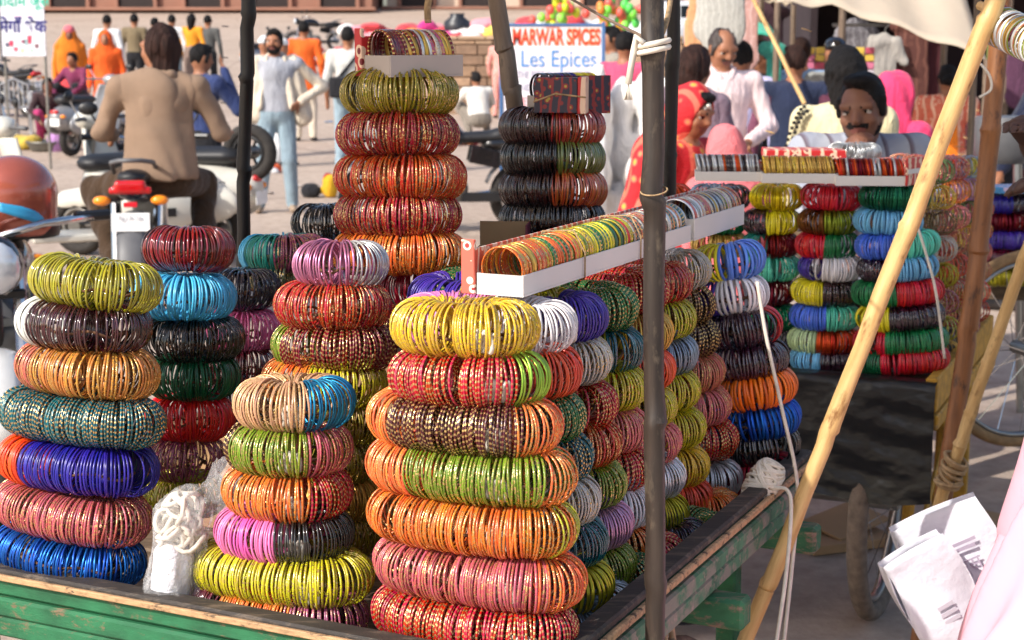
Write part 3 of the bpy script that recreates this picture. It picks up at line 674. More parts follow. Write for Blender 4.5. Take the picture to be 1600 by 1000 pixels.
# cartons that carry the rear stacks
CARTON = M('brown_carton', srgb(170, 134, 96), .85, 0, .1, 4)
def carton(name, c, size, lab, rz=YAW):
    t = thing(name, lab, 'carton', (c[0], c[1], DECK), rz)
    MB().box((0, 0, size[2] / 2), size, bev=.003).build('carton_body', CARTON, t)
    MB().box((0, 0, size[2] + .001), (.05, size[1] * .99, .0015)).build('tape', M('brown_tape', srgb(176, 140, 84), .3), t)
for (x, y), zt, lab in (((at(655, 500, 2.6).x, 2.6), at(640, 516, 2.56).z - .036, 'plain brown carton hidden under the tall orange bangle tower'), ((at(863, 500, 2.84).x, 2.84), at(863, 445, 2.84).z - .036, 'plain brown carton hidden under the dark bangle tower'),
    ((at(378, 500, 2.75).x - .04, 2.78), at(378, 640, 2.72).z - .04, 'plain brown carton hidden behind the far left bangle stacks')):
    carton('carton', (x, y), (.2, .17, max(.03, zt - DECK)), lab)

# ------------------------------------------------------------------ open boxes of bangles
def paisley(name, c1, c2, c3, scale=38):
    if name in MATS: return MATS[name]
    m, n, b = new_mat(name); v = coords(n, 'Object')
    vo = n.nodes.new('ShaderNodeTexVoronoi'); vo.inputs['Scale'].default_value = scale; n.links.new(v, vo.inputs['Vector'])
    k = ramp(n, vo.outputs['Distance'], [(.16, c3), (.2, c2), (.34, c2), (.38, c1)]); k.node.color_ramp.interpolation = 'CONSTANT'
    w_ = n.nodes.new('ShaderNodeTexWave'); w_.inputs['Scale'].default_value = scale * .25; w_.inputs['Distortion'].default_value = 4; n.links.new(v, w_.inputs['Vector'])
    n.links.new(mixc(n, ramp(n, w_.outputs['Fac'], [(.8, (0, 0, 0)), (.86, (1, 1, 1))]), k, c2), b.inputs['Base Color'])
    b.inputs['Roughness'].default_value = .45; MATS[name] = m; return m
LID_RED = paisley('printed_red_lid', srgb(196, 44, 44), srgb(236, 200, 170), srgb(120, 20, 30))
LID_PINK = paisley('printed_pink_lid', srgb(226, 106, 88), srgb(244, 226, 206), srgb(188, 60, 60), 60)
LID_DARK = paisley('printed_dark_lid', srgb(46, 40, 56), srgb(140, 40, 40), srgb(176, 150, 60), 75)
def bangle_box(name, lab, p0, direc, L, wid, wall, r, specs, per=None, lid=None, lidside=1, card=WHITE_CARD, zlift=0, group=None, endlid=None, wide=True, single=True, lidh=None):
    """open cardboard tray with a row of upright bangles; p0: bottom centre of the near end"""
    d = Vector(direc).normalized(); rz = math.atan2(d.y, d.x)
    t = thing(name, lab, 'box', p0, rz, group); th = .003
    q = MB().box((L / 2, 0, th / 2), (L, wid, th)); q.build('tray_floor', card, t)
    for sg in (-1, 1): MB().box((L / 2, sg * (wid / 2 - th / 2), wall / 2 + th), (L, th, wall), bev=.0006).build('tray_wall', card, t)
    for x in (th / 2, L - th / 2): MB().box((x, 0, wall / 2 + th), (th * 1.0, wid - 2 * th - .0004, wall - .001)).build('tray_end', card, t)
    if lid:
        hh = lidh or wall * 2.2
        MB().box((L / 2, lidside * (wid / 2 + th), hh / 2), (L * 1.0, th, hh), bev=.0005).build('lid_back', lid, t)
    if endlid:
        MB().box((-.002, endlid[2] * (wid / 2 + .011), endlid[1] / 2), (.006, .020, endlid[1]), bev=.001).build('lid_end', endlid[0], t)
    step = .0062 if wide else .0042; nb = int((L - .012) / step); rg = np.random.default_rng(int(L * 1e4))
    for i in range(nb):
        x = .008 + i * step; f = i / nb; s = specs[min(int(f * len(specs)), len(specs) - 1)]
        mts = [bm_(PAL[k]) for k in s]; mt = mts[int(rg.integers(0, len(mts)))]
        o = bpy.data.objects.new('bangle', bangle_mesh(mt, wide)); C.objects.link(o); o.parent = t
        o.matrix_local = Matrix.LocRotScale(Vector((x, rg.normal(0, .0008), th + r)), Euler((rg.uniform(0, 6), rg.normal(0, R(3)) - R(8), rg.normal(0, R(2)))), Vector((r, r, r)))
    return t
pb = at(781, 462, 2.12)
bz = pb.z
MIXA = [('orange gold', 'orange', 'gold'), ('emerald gold', 'yellow gold', 'orange gold'), ('yellow gold', 'orange', 'green gold'), ('lemon', 'lime gold', 'emerald gold'), ('yellow', 'dark green', 'red'), ('silver glitter', 'copper', 'teal gold'), ('silver', 'red gold', 'silver glitter'), ('teal gold', 'pale silver', 'copper')]
bangle_box('bangle_box', 'long open white box of colourful upright bangles with pink printed end', (pb.x, pb.y, bz), V, .66, .070, .026, .032, MIXA, lid=LID_PINK, lidside=1, endlid=(LID_PINK, .074, 1), lidh=.062)
p2_ = Vector((pb.x, pb.y, bz)) + V * .675
bangle_box('bangle_box', 'shorter open white box of striped bangles behind the sooty pole', p2_, V, .275, .072, .034, .034, [('copper', 'silver', 'pale silver'), ('silver glitter', 'copper', 'mauve glitter'), ('silver', 'navy glass', 'gold'), ('lilac', 'silver glitter', 'green gold'), ('copper', 'silver', 'dark wine')], lid=LID_PINK, lidside=1, lidh=.066)
# box on the tall tower: runs to the right, slightly away
pt = at(590, 120, 2.5)
bangle_box('bangle_box', 'open grey box of dark red bangles on top of the orange tower', pt, Vector((.80, .60, 0)), .135, .076, .030, .035, [('dark red gold', 'dark wine'), ('dark red gold', 'gold', 'silver glitter'), ('dark wine', 'silver', 'gold'), ('mauve glitter', 'silver glitter', 'deep purple'), ('dark red gold', 'gold', 'brown gold')], lid=LID_RED, lidside=1, card=GREY_CARD, endlid=(LID_RED, .074, 1), lidh=.062)
# box on the dark tower: the dark printed back turned to the camera
pt = at(840, 178, 2.80)
bangle_box('bangle_box', 'dark printed box with yellow bangles on top of the dark tower', pt, Vector((.86, .5, 0)), .125, .072, .028, .034, [('black', 'navy glass'), ('navy glass', 'violet blue'), ('violet blue', 'lemon'), ('yellow gold', 'lemon')], lid=LID_DARK, lidside=-1, card=GREY_CARD, lidh=.066)
q = MB(); p = at(842, 178, 2.74)
tbox = thing('lid_box', 'small dark printed lid box standing on the dark bangle tower', 'box', p + Vector((.032, .03, 0)), R(-8))
MB().box((0, 0, .031), (.074, .05, .060), bev=.001).build('box_body', LID_DARK, tbox); MB().box((.0445, 0, .031), (.014, .052, .062), bev=.001).build('printed_end', LID_RED, tbox)
MB().tube([(-.038, -.0262, .02), (.0, -.0265, .034), (.052, -.0272, .028)], .0016, 5).build('string', JUTE, tbox)
tb = thing('open_carton', 'small brown open carton tray between the two bangle towers', 'box', at(782, 392, 2.7), R(-6))
MB().box((0, .06, .022), (.085, .003, .044)).build('carton_back', M('kraft_card', srgb(150, 126, 92), .85), tb); MB().box((0, .03, .0015), (.085, .057, .003)).build('carton_floor', MATS['kraft_card'], tb)
MB().box((.044, .03, .022), (.003, .06, .044)).build('carton_side', M('plum_card', srgb(96, 40, 60), .7), tb)
for t_, dx in ((0, .2), (1, .42)):
    q = MB(); base = Vector((pb.x, pb.y, bz)) + V * dx; hw = .038
    q.tube([base + U * hw + Vector((0, 0, .0)), base + U * hw + Vector((0, 0, .036)), base + U * .02 + Vector((0, 0, .068)), base - U * .03 + Vector((0, 0, .064)), base - U * hw * 1.1 + Vector((0, 0, .03))], .0013, 5)
    tag(q.build('string', JUTE, smooth=True), 'jute string tied across the long open bangle box, ' + ('nearer the corner' if t_ == 0 else 'nearer the sooty pole'), 'string')
# ------------------------------------------------------------------ poles
def pole(name, lab, p0, p1, r0, r1, mt, nodes=(), bend=(0, 0, 0), n=14, cat='pole', knobs=True):
    """bamboo pole from p0 (foot) to p1 (top); nodes: fractions with a joint"""
    p0, p1 = Vector(p0), Vector(p1); d = p1 - p0; t = thing(name, lab, cat, p0)
    fs = sorted(set([i / 24 for i in range(25)] + [f + e for f in nodes for e in (-.004, 0, .004)]))
    pts, rad = [], []
    for f in fs:
        near = min([abs(f - g) for g in nodes] + [1]); sw = 1 + (.16 if near < .001 else (.05 if near < .0045 else 0))
        pts.append(p0 + d * f + Vector(bend) * math.sin(math.pi * f) + Vector((random.gauss(0, .0012), random.gauss(0, .0012), 0))); rad.append((r0 + (r1 - r0) * f) * sw * random.uniform(.97, 1.03))
    # local z along the pole for the grain
    rot = d.to_track_quat('Z', 'Y').to_matrix(); iv = rot.inverted()
    o = MB().tube([iv @ (p - p0) for p in pts], rad, n).build('culm', mt, t, smooth=40); o.rotation_euler = rot.to_euler()
    for g in nodes:
        c = p0 + d * g + Vector(bend) * math.sin(math.pi * g); rr = r0 + (r1 - r0) * g
        k = MB().torus((0, 0, 0), rr * 1.05, rr * .09, 16, 6, None).build('node_ring', mt, t, smooth=True)
        k.matrix_parent_inverse = inv(t); k.matrix_local = Matrix.Translation(c) @ rot.to_4x4()
    return t
def line_pole(name, lab, a, b, Ya, Yb, z0, z1, ra, rb, mt, nodes_px, cat='pole', bend=(0, 0, 0)):
    """through two photo points at known distances, extended to heights z0 and z1"""
    A, B = at(*a, Ya), at(*b, Yb); d = B - A
    f0 = (z0 - A.z) / d.z; f1 = (z1 - A.z) / d.z; P0, P1 = A + d * f0, A + d * f1
    nodes = []
    for py in nodes_px:
        f = (py - a[1]) / (b[1] - a[1]); f = 0 + f; nodes.append((f - f0) / (f1 - f0))
    return pole(name, lab, P0, P1, ra, rb, mt, [x for x in nodes if 0 < x < 1], bend, cat=cat)
line_pole('bamboo_pole', 'sooty dark bamboo pole standing at the near side of the green cart', (1024, 1000), (1019, 0), 2.0, 1.98, 0, 2.35, .0118, .0150, BAM_D, [905, 640, 300, 75])
line_pole('bamboo_pole', 'thin black bamboo pole rising behind the far left bangle stacks', (379, 375), (388, 0), 3.05, 3.0, 0, 2.3, .0125, .0125, BAM_K, [262, 118, 20, 520])
line_pole('bamboo_pole', 'dark pole behind the sooty one, beside the red sari', (1046, 300), (1052, 0), 3.25, 3.2, 0, 2.4, .0125, .0135, BAM_K, [98, 240])
line_pole('wooden_stick', 'grey brown stick leaning in front of the spice sign', (808, 190), (776, 0), 2.98, 2.95, .77, 2.4, .0160, .0155, BAM_G, [72, 140], cat='stick')
line_pole('bamboo_pole', 'long yellow bamboo prop leaning across the right side', (1160, 990), (1545, 5), 2.62, 2.55, 0, 2.05, .0125, .0165, BAM_Y, [905, 648, 333, 30], bend=(.012, 0, 0))
line_pole('bamboo_pole', 'brown bamboo pole standing at the yellow cart', (1452, 790), (1530, 0), 3.85, 3.95, 0, 2.6, .022, .0235, BAM_B, [690, 505, 385, 200], bend=(.06, 0, 0))
line_pole('bamboo_pole', 'short pale bamboo strut lashed to the yellow cart', (1478, 760), (1602, 395), 3.75, 3.6, .42, 1.25, .0155, .014, BAM_Y, [690, 640, 560])
def rope(name, lab, pts, r, mt=None, sub=6, cat='rope', n=6):
    P = [Vector(p) for p in pts]; out = []
    for i in range(len(P) - 1):
        p0, p1, p2, p3 = P[max(i - 1, 0)], P[i], P[i + 1], P[min(i + 2, len(P) - 1)]
        for j in range(sub):
            t = j / sub; out.append(.5 * ((2 * p1) + (p2 - p0) * t + (2 * p0 - 5 * p1 + 4 * p2 - p3) * t * t + (3 * p1 - p0 - 3 * p2 + p3) * t ** 3))
    out.append(P[-1]); return tag(MB().tube(out, r, n).build(name, mt or CORD, smooth=True), lab, cat)
# rope tied round the sooty pole, with a tail of strands
pc = at(1020, 73, 1.98); q = MB()
for i in range(2):
    q.tube([pc + Vector((.0195 * math.cos(t), .0195 * math.sin(t), -.004 + .008 * i + .004 * math.cos(t))) for t in np.linspace(0, 6.3, 26)], .0036, 6)
q.tube([pc + Vector((-.012, -.016, .004)), pc + Vector((-.021, -.012, .012)), pc + Vector((-.024, -.008, -.006)), pc + Vector((-.030, -.008, -.045))], .0042, 6)
for i in range(7): q.tube([pc + Vector((-.030, -.008, -.045)), pc + Vector((-.030 + (i - 3) * .0016, -.008 + random.uniform(-.003, .003), -.064))], .0012, 4)
tag(q.build('rope_tie', CORD, smooth=True), 'white cotton rope knotted round the sooty pole with frayed tail', 'rope')
tr = thing('wire_ring', 'twisted wire loop round the sooty pole below the rope', 'wire', at(1022, 298, 1.98))
MB().torus((0, 0, 0), .0165, .0011, 24, 5, Euler((R(14), R(-8), 0)).to_matrix()).build('wire_loop', JUTE, tr, smooth=True)
rope('hanging_twine', 'frayed brown twine end hanging at the top edge', [at(672, -60, 2.7), at(671, -10, 2.7), at(668, 12, 2.7), at(669, 36, 2.7)], .006, JUTE, cat='twine')
rope('wire', 'thin slack line running from the top to the sooty pole', [at(885, -6, 2.6), at(940, 25, 2.35), at(1004, 57, 2.0)], .0022, M('grey_wire', srgb(120, 100, 84), .7), cat='wire')
rope('twisted_rope', 'tan twisted rope beside the top of the sooty pole', [at(1050, -20, 2.2), at(1046, 10, 2.1), at(1040, 38, 2.0), at(1030, 62, 1.99)], .0035, JUTE)
rope('hanging_rope', 'white cord hanging down over the cart from the plain bangles', [at(1183, 440, 2.74), at(1198, 530, 2.72), at(1222, 640, 2.70), at(1246, 760, 2.66), at(1238, 880, 2.6), at(1224, 1010, 2.55)], .0034)
rope('hanging_rope', 'white cord running from the cord ball over the rail', [at(1176, 757, 2.66), at(1205, 762, 2.62), at(1230, 766, 2.60), at(1236, 800, 2.57), at(1228, 900, 2.52), at(1212, 1010, 2.48)], .0034)
rope('white_string', 'white string hanging before the yellow cart bangles', [at(1426, 330, 3.75), at(1448, 400, 3.72), at(1463, 460, 3.7), at(1476, 560, 3.7)], .0032, cat='string')
rope('rope_loop', 'pale loop of string hanging from the brown bamboo', [at(1532, 100, 3.8), at(1546, 118, 3.8), at(1548, 140, 3.8), at(1530, 152, 3.8)], .003)
# lashing
q = MB(); pc = at(1487, 738, 3.74); LAX = (at(1602, 395, 3.6) - at(1478, 760, 3.75)).normalized()
for i in range(9): q.torus(pc + LAX * (.009 * (i - 4)), .026 + .006 * random.random(), .005, 18, 5, (LAX + Vector((random.gauss(0, .18), random.gauss(0, .18), random.gauss(0, .1)))).to_track_quat('Z', 'Y').to_matrix())
tag(q.build('rope_lashing', JUTE, smooth=True), 'brown rope lashing where the bamboo meets the yellow frame', 'rope')
# ball of white cord on the rail
pc = at(1192, 764, 2.64); t = thing('cord_ball', 'ball of white cotton cord beside the black bangles', 'cord ball'
, pc); q = MB()
tilt_ = Euler((0, R(32), 0)).to_matrix()
for i in range(13):
    ph = random.uniform(0, 6.28); k = random.choice((2, 3, 3, 4)); sw = random.uniform(.75, 1.0); pts = []
    for t_ in np.linspace(0, 6.283, 44):
        zz = .040 * math.sin(t_ + ph) * sw; rr = .026 * math.sqrt(max(.05, 1 - (zz / .046) ** 2)) * random.uniform(.99, 1.03) + .0012 * (i % 3)
        pts.append(tilt_ @ Vector((rr * math.cos(k * t_), rr * math.sin(k * t_) * .9, zz)) + Vector((0, 0, .012)))
    q.tube(pts, .0030, 5)
q.build('windings', CORD, t, smooth=True)
# plastic bag with white cord between the far left and middle stacks
m, n, b = new_mat('clear_plastic_film'); v = coords(n)
b.inputs['Base Color'].default_value = (.92, .92, .93, 1); b.inputs['Roughness'].default_value = .12; b.inputs['Alpha'].default_value = .20; b.inputs['Specular IOR Level'].default_value = .8
bump(n, b, noise(n, v, 70, 5, .7), .9, .01); FILM = m
pc = at(292, 915, 2.12); t = thing('plastic_bag', 'clear plastic bag with white cotton cord between the left stacks', 'plastic bag', (pc.x, pc.y, pc.z - .03))
B_ = Body(); B_.limb((-.02, 0, .03), (.0, 0, .13), .036, .034, 'f'); B_.limb((.0, 0, .13), (.05, .02, .165), .03, .016, 'f'); B_.limb((-.02, 0, .03), (-.028, -.01, .0), .03, .022, 'f'); B_.limb((.05, .02, .16), (.058, .03, .185), .012, .02, 'f')
link('film', B_.mesh('film', .0045, {'f': FILM}, folds(.007, 110, 3)), t)
q = MB()
for i in range(22):
    rr = random.uniform(.012, .026); c_ = Vector((random.uniform(-.02, .012), random.uniform(-.006, .006), random.uniform(.09, .15))); Mx = Euler((random.uniform(0, 3), random.uniform(0, 3), 0)).to_matrix()
    q.tube([c_ + Mx @ Vector((rr * math.cos(t_), rr * math.sin(t_), .004 * math.sin(3 * t_))) for t_ in np.linspace(0, 5.6, 14)], .0036, 5)
q.build('cord_skein', CORD, t, smooth=True)
B_ = Body(); B_.limb((-.026, 0, .0), (-.016, 0, .075), .024, .026, 'w')
link('white_packet', B_.mesh('white_packet', .005, {'w': M('white_film', srgb(232, 230, 236), .35, bmp=.6, scale=40)}, folds(.004, 110, 5)), t)

# ------------------------------------------------------------------ the second cart (yellow frame, black sheet)
YAW2 = R(-24); U2 = Vector((math.cos(YAW2), math.sin(YAW2), 0)); V2 = Vector((-U2.y, U2.x, 0))
K2 = at(1456, 600, 4.0); Z2 = K2.z      # near right corner of its deck
K2.z = 0
def c2(s, wv_, z): return K2 - U2 * s + V2 * wv_ + Vector((0, 0, z))
L2, D2 = 1.25, 1.05
cart2 = thing('handcart', 'yellow framed handcart with black plastic sheet behind the green cart', 'handcart', c2(L2 / 2, D2 / 2, 0), YAW2)
def c2part(name, fn, mat_, **kw):
    q = MB(); fn(q); return q.build(name, mat_, cart2, world=True, **kw)
c2part('side_rail', lambda q: plank(q, c2(.0, -.005, Z2 - .03), c2(.0, D2, Z2 - .03), .09, .03), YEL_W)
c2part('side_rail', lambda q: plank(q, c2(L2, -.005, Z2 - .03), c2(L2, D2, Z2 - .03), .075, .03), YEL_W)
c2part('front_rail', lambda q: plank(q, c2(L2, .0, Z2 - .04), c2(.02, .0, Z2 - .04), .06, .03), YEL_W)
c2part('beam', lambda q: plank(q, c2(.0, -.02, Z2 - .098), c2(.0, D2 * .9, Z2 - .098), .04, .045), YEL_W)
for i in range(7): c2part('deck_plank', lambda q: plank(q, c2(L2 - .02, .07 + i * .15, Z2 - .02), c2(.02, .07 + i * .15, Z2 - .02), .02, .14), DECK_W)
for s_ in (.05, L2 - .05):
    c2part('leg', lambda q: q.tube([c2(s_, .12, Z2 - .1), c2(s_ + .02, .10, .22)], .016, 8), YEL_W)
    c2part('leg', lambda q: q.tube([c2(s_, .55, Z2 - .1), c2(s_ - .0, .50, .22)], .016, 8), YEL_W)
    c2part('brace', lambda q: plank(q, c2(s_ - .02, .10, .30), c2(s_ - .02, .5, .52), .035, .010), YEL_W)
    c2part('leg', lambda q: plank(q, c2(s_, D2 - .1, .4), c2(s_, D2 - .06, .4), .6, .04), YEL_W)
bicycle_wheel(cart2, at(1366, 850, 3.75) + Vector((0, 0, 0)) if False else c2(.17, .28, .335), U2, .335, DUSTY_RUBBER, STEEL, 18, .027)
bicycle_wheel(cart2, c2(L2 - .17, .28, .335), U2, .335, DUSTY_RUBBER, STEEL, 18)
c2part('axle', lambda q: q.tube([c2(.17, .28, .335), c2(L2 - .17, .28, .335)], .016, 8), STEEL)
# black plastic sheet over its front
m, n, b = new_mat('black_plastic_sheet'); v = coords(n); b.inputs['Base Color'].default_value = (*srgb(20, 22, 25), 1); b.inputs['Roughness'].default_value = .36
bump(n, b, noise(n, coords(n, 'Object', (1.0, 1, 1.6)), 4.0, 3.5, .55), .9, .05); SHEETM = m
rgs = np.random.default_rng(3); KS = rgs.normal(0, 1, (6, 2)) * np.array([14, 8]); PS = rgs.uniform(0, 6, 6)
def wob(u, v_, amp): return amp * sum(math.sin(KS[i][0] * u + KS[i][1] * v_ + PS[i]) for i in range(6)) / 2.4
def sheet1(u, v_):
    s_ = L2 * .98 * (1 - u) - .015; drop = .30 + .03 * math.sin(u * 9)
    if v_ < .06: p = c2(s_, .03 - v_ * 1.0, Z2 + .006)
    else: p = c2(s_, -.035 - wob(u, v_, .007) * min(1, v_ * 3), Z2 + .004 - (v_ - .06) / .94 * drop)
    return p
sh = thing('plastic_sheet', 'black plastic sheet hung over the front of the yellow cart', 'sheet', c2(L2 / 2, -.04, Z2 - .3))
MB().sheet(sheet1, 60, 26).build('sheet_front', SHEETM, sh, world=True, smooth=True)
def sheet2(u, v_):
    p = c2(.62 + .5 * (1 - u) - .10 * v_, -.06 - .05 * math.sin(u * 7 + v_ * 3) * (v_ + .3) - .02 * v_, Z2 - .22 - v_ * .48); return p
MB().sheet(sheet2, 40, 24).build('sheet_tail', SHEETM, sh, world=True, smooth=True)

GRP2 = 'plain bangle bundles on the yellow cart'
rows2 = [
 (310, [(1000, 1082, 'brown glass .4 orange metal'), (1078, 1172, 'steel blue .5 aubergine'), (1172, 1256, 'yellow metal'), (1252, 1346, 'cherry'), (1343, 1452, 'bottle green')]),
 (348, [(1076, 1166, 'emerald metal'), (1160, 1250, 'aubergine .4 lemon'), (1247, 1341, 'brown olive .4 olive metal'), (1334, 1440, 'light blue')]),
 (385, [(1080, 1168, 'gold'), (1160, 1247, 'teal .3 dark red metal'), (1243, 1342, 'cherry .4 green'), (1338, 1466, 'blue .45 turquoise')]),
 (421, [(1160, 1250, 'turquoise'), (1248, 1346, 'deep purple .2 white pearl'), (1341, 1463, 'aubergine .36 light blue')]),
 (459, [(1154, 1243, 'dark red metal'), (1237, 1342, 'lemon .4 brown glass'), (1333, 1472, 'green .45 cherry')]),
 (498, [(1156, 1247, 'emerald metal'), (1234, 1342, 'blue .5 turquoise'), (1340, 1473, 'lemon .34 aubergine')]),
 (535, [(1150, 1240, 'navy glass'), (1232, 1342, 'pale green .35 orange metal'), (1336, 1478, 'cherry .28 green')]),
 (566, [(1150, 1236, 'dark wine'), (1236, 1342, 'light blue .4 aubergine'), (1337, 1480, 'dark green .2 cherry')])]
COLN = {0: 'rightmost', 1: 'second from right', 2: 'third from right', 3: 'fourth from right', 4: 'leftmost'}
for i, (cy, cols) in enumerate(rows2):
    for j, (x0, x1, spec) in enumerate(cols):
        Yc = 4.16 - .02 * 0 + (1400 - (x0 + x1) / 2) * .00075
        bb = .045; rr = .0335; p = at((x0 + x1) / 2, cy, Yc - bb); W = (x1 - x0) * mpp(Yc, cy); a = max(.03, (W - 2 * rr) / 2 / math.cos(YAW2) * .97); k = Yc / (Yc - bb)
        lab = f"{words_of(spec)} bangle bundle, {COLN[len(cols) - 1 - j]} in {['top','second','third','fourth','fifth','sixth','seventh','bottom'][i]} yellow cart row"
        bundle(Vector((p.x * k, Yc, p.z)), a, bb, rr, YAW2 * .35, random.uniform(-1.5, 1.5) - (4 if x1 > 1455 else 0), segs_of(spec), lab, GRP2, single=False, wide=True, thread=False)
# its right side: mixed glittering ends
MIXK = ['pink gold', 'silver glitter', 'red gold', 'gold', 'emerald gold', 'copper', 'olive yellow', 'teal gold', 'rose gold', 'yellow gold', 'coral', 'mauve glitter', 'steel blue', 'orange gold', 'dark gold', 'vermilion gold', 'lime gold', 'lilac']
k_ = 0
for cidx, (xt, xb, yt, yb, Yc) in enumerate([(1478, 1487, 268, 552, 4.3), (1502, 1503, 262, 530, 4.47), (1524, 1518, 262, 508, 4.64), (1543, 1534, 262, 488, 4.8)]):
    for i in range(8):
        f = i / 7; px, py = xt + (xb - xt) * f - 4, yt + (yb - yt) * f; spec = MIXK[(k_ * 7 + cidx * 3) % len(MIXK)]; sp2 = MIXK[(k_ * 5 + 4) % len(MIXK)]; k_ += 1
        p = at(px, py, Yc); aa = .085
        bundle(p - U2 * aa, aa, .046, .032, YAW2, random.uniform(-3, 3), segs_of(f"{spec} .75 {sp2}"), f"{words_of(spec + ' .7 ' + sp2)} bangle bundle, {NAMES_ORD[i]} of yellow cart side column {['one','two','three','four'][cidx]}", 'glitter bangle bundles on the yellow cart side', single=False, thread=False, n=46)
# boxes on top of the second cart
p0 = at(1086, 281, 4.22); d2 = Vector((1, -.075, 0))
bangle_box('bangle_box', 'open tray of striped orange and white bangles at left on yellow cart', p0, d2, .175, .075, .022, .033, [('orange metal', 'silver', 'brown glass', 'silver')], single=True, lid=LID_PINK, lidh=.05)
p1b_ = at(1189, 284, 4.18)
bangle_box('bangle_box', 'open tray of golden bangles in the middle of yellow cart top', p1b_, d2, .195, .075, .022, .033, [('gold', 'yellow gold', 'gold')], lid=LID_RED, lidh=.05)
p2b_ = at(1303, 288, 4.15)
bangle_box('bangle_box', 'open tray of copper banded bangles with red printed end', p2b_, d2, .185, .075, .022, .033, [('orange metal', 'silver', 'dark red metal', 'orange metal')], lid=LID_RED, lidh=.05)
tt = thing('printed_lid', 'red printed box lid standing at the right end of trays', 'lid', at(1432, 288, 4.14), R(50))
MB().box((0, 0, .035), (.12, .006, .07), bev=.001).build('lid_panel', LID_RED, tt); MB().box((0, -.0045, .036), (.118, .002, .012)).build('white_band', WHITE_CARD, tt)
tt = thing('printed_lid', 'red patterned lid lying flat before the seated vendor', 'lid', at(1255, 246, 4.45), R(-4))
MB().box((0, 0, .012), (.22, .14, .024), bev=.002).build('lid_top', LID_RED, tt)
# grey bangles standing before the vendor
for i, (px, py, spec) in enumerate([(1335, 238, 'silver')]):
    bundle(at(px, py, 4.5), .05, .04, .026, 0, 0, segs_of(spec), 'small silver grey bangle bundle in front of the vendor', GRP2, single=False, thread=False)
# ------------------------------------------------------------------ third cart at the right edge
K3 = at(1548, 452, 5.6)
cart3 = thing('handcart', 'weathered handcart at the right edge carrying purple and red bangles', 'handcart', (K3.x + .5, K3.y + .4, 0), R(-15))
MB().box((0, 0, K3.z - .03), (1.1, .8, .05), bev=.004).build('deck', DECK_W, cart3)
for sx in (-.5, .5):
    for sy in (-.35, .35): MB().box((sx, sy, (K3.z - .06) / 2), (.04, .04, K3.z - .06)).build('leg', DARK_W, cart3)
bicycle_wheel(cart3, at(1600, 545, 5.15), Vector((.35, -1, 0)), .33, M('rusty_tyre', srgb(150, 118, 80), .9, 0, .25, 30), STEEL, 20)
for i, (cy, spec) in enumerate([(318, 'violet blue .5 purple glass'), (345, 'dark red metal'), (373, 'deep purple'), (402, 'dark wine'), (431, 'olive yellow')]):
    for j, dx in enumerate((0, 72)):
        sp = spec if j == 0 else ['sky blue', 'cherry', 'coral', 'cherry', 'green gold'][i]
        bundle(at(1573 + dx, cy, 5.62), .062, .045, .033, 0, 0, segs_of(sp), f"{words_of(sp)} bangle bundle, {NAMES_ORD[i]} {'left' if j == 0 else 'right'} on the far right cart", 'bangle bundles on the far right cart', single=False, wide=True, thread=False)
tt = thing('flat_box', 'flat blue and pink printed box on the far right cart', 'box', at(1583, 300, 5.6), R(12)); MB().box((0, 0, .012), (.18, .14, .02), bev=.001).build('box_body', paisley('printed_blue', srgb(70, 140, 190), srgb(220, 190, 210), srgb(200, 70, 110), 30), tt)
# bundle of bangles threaded on a rod, top right corner
tt = thing('bangle_roll', 'roll of mixed bangles threaded on a rod, top right corner', 'bangle roll', at(1552, 18, 2.6))
rd = (at(1640, 58, 2.45) - at(1552, 18, 2.6)).normalized(); qm = rd.to_track_quat('X', 'Z')
MB().tube([(-.05, 0, 0) if False else tuple(rd * -.04), tuple(rd * .3)], .008, 8).build('rod', BAM_Y, tt)
for i in range(46):
    kname = ['silver', 'white', 'green gold', 'copper', 'silver glitter', 'gold', 'pale silver'][int(random.random() * 7)]
    if i < 5: kname = 'vermilion gold'
    o = bpy.data.objects.new('bangle', bangle_mesh(bm_(PAL[kname]), False)); C.objects.link(o); o.parent = tt
    o.matrix_local = Matrix.LocRotScale(rd * (.005 + i * .0045) + Vector((0, 0, -.018)), qm @ Euler((0, random.gauss(0, .06), random.gauss(0, .06))).to_quaternion(), Vector((.033,) * 3))
# ------------------------------------------------------------------ people
SKIN = {k: M('skin_' + k, c, .55, 0, .08, 14) for k, c in dict(brown=srgb(150, 100, 72), dark=srgb(122, 80, 60), deep=srgb(74, 48, 38), fair=srgb(176, 124, 96)).items()}
HAIR = M('black_hair', srgb(20, 17, 17), .7, 0, .5, 60, .9, spec=.25, stretch=(1, 1, .15)); HAIRB = M('brown_hair', srgb(48, 28, 22), .7, 0, .5, 60, .9, spec=.25, stretch=(1, 1, .15))
HAIRG = M('greying_hair', srgb(58, 48, 44), .6, 0, .3, 40, .3)
EYEW = M('eye_white', srgb(176, 164, 154), .4); EYED = M('eye_dark', srgb(20, 14, 12), .2); LIP = M('lips', srgb(122, 70, 62), .5)
SHOE = M('dark_shoe', srgb(40, 34, 32), .6); SANDAL = M('tan_shoe', srgb(150, 130, 110), .7)
def rotm(yaw=0, pitch=0, roll=0): return np.array(Matrix.Rotation(yaw, 3, 'Z') @ Matrix.Rotation(pitch, 3, 'X') @ Matrix.Rotation(roll, 3, 'Y'))
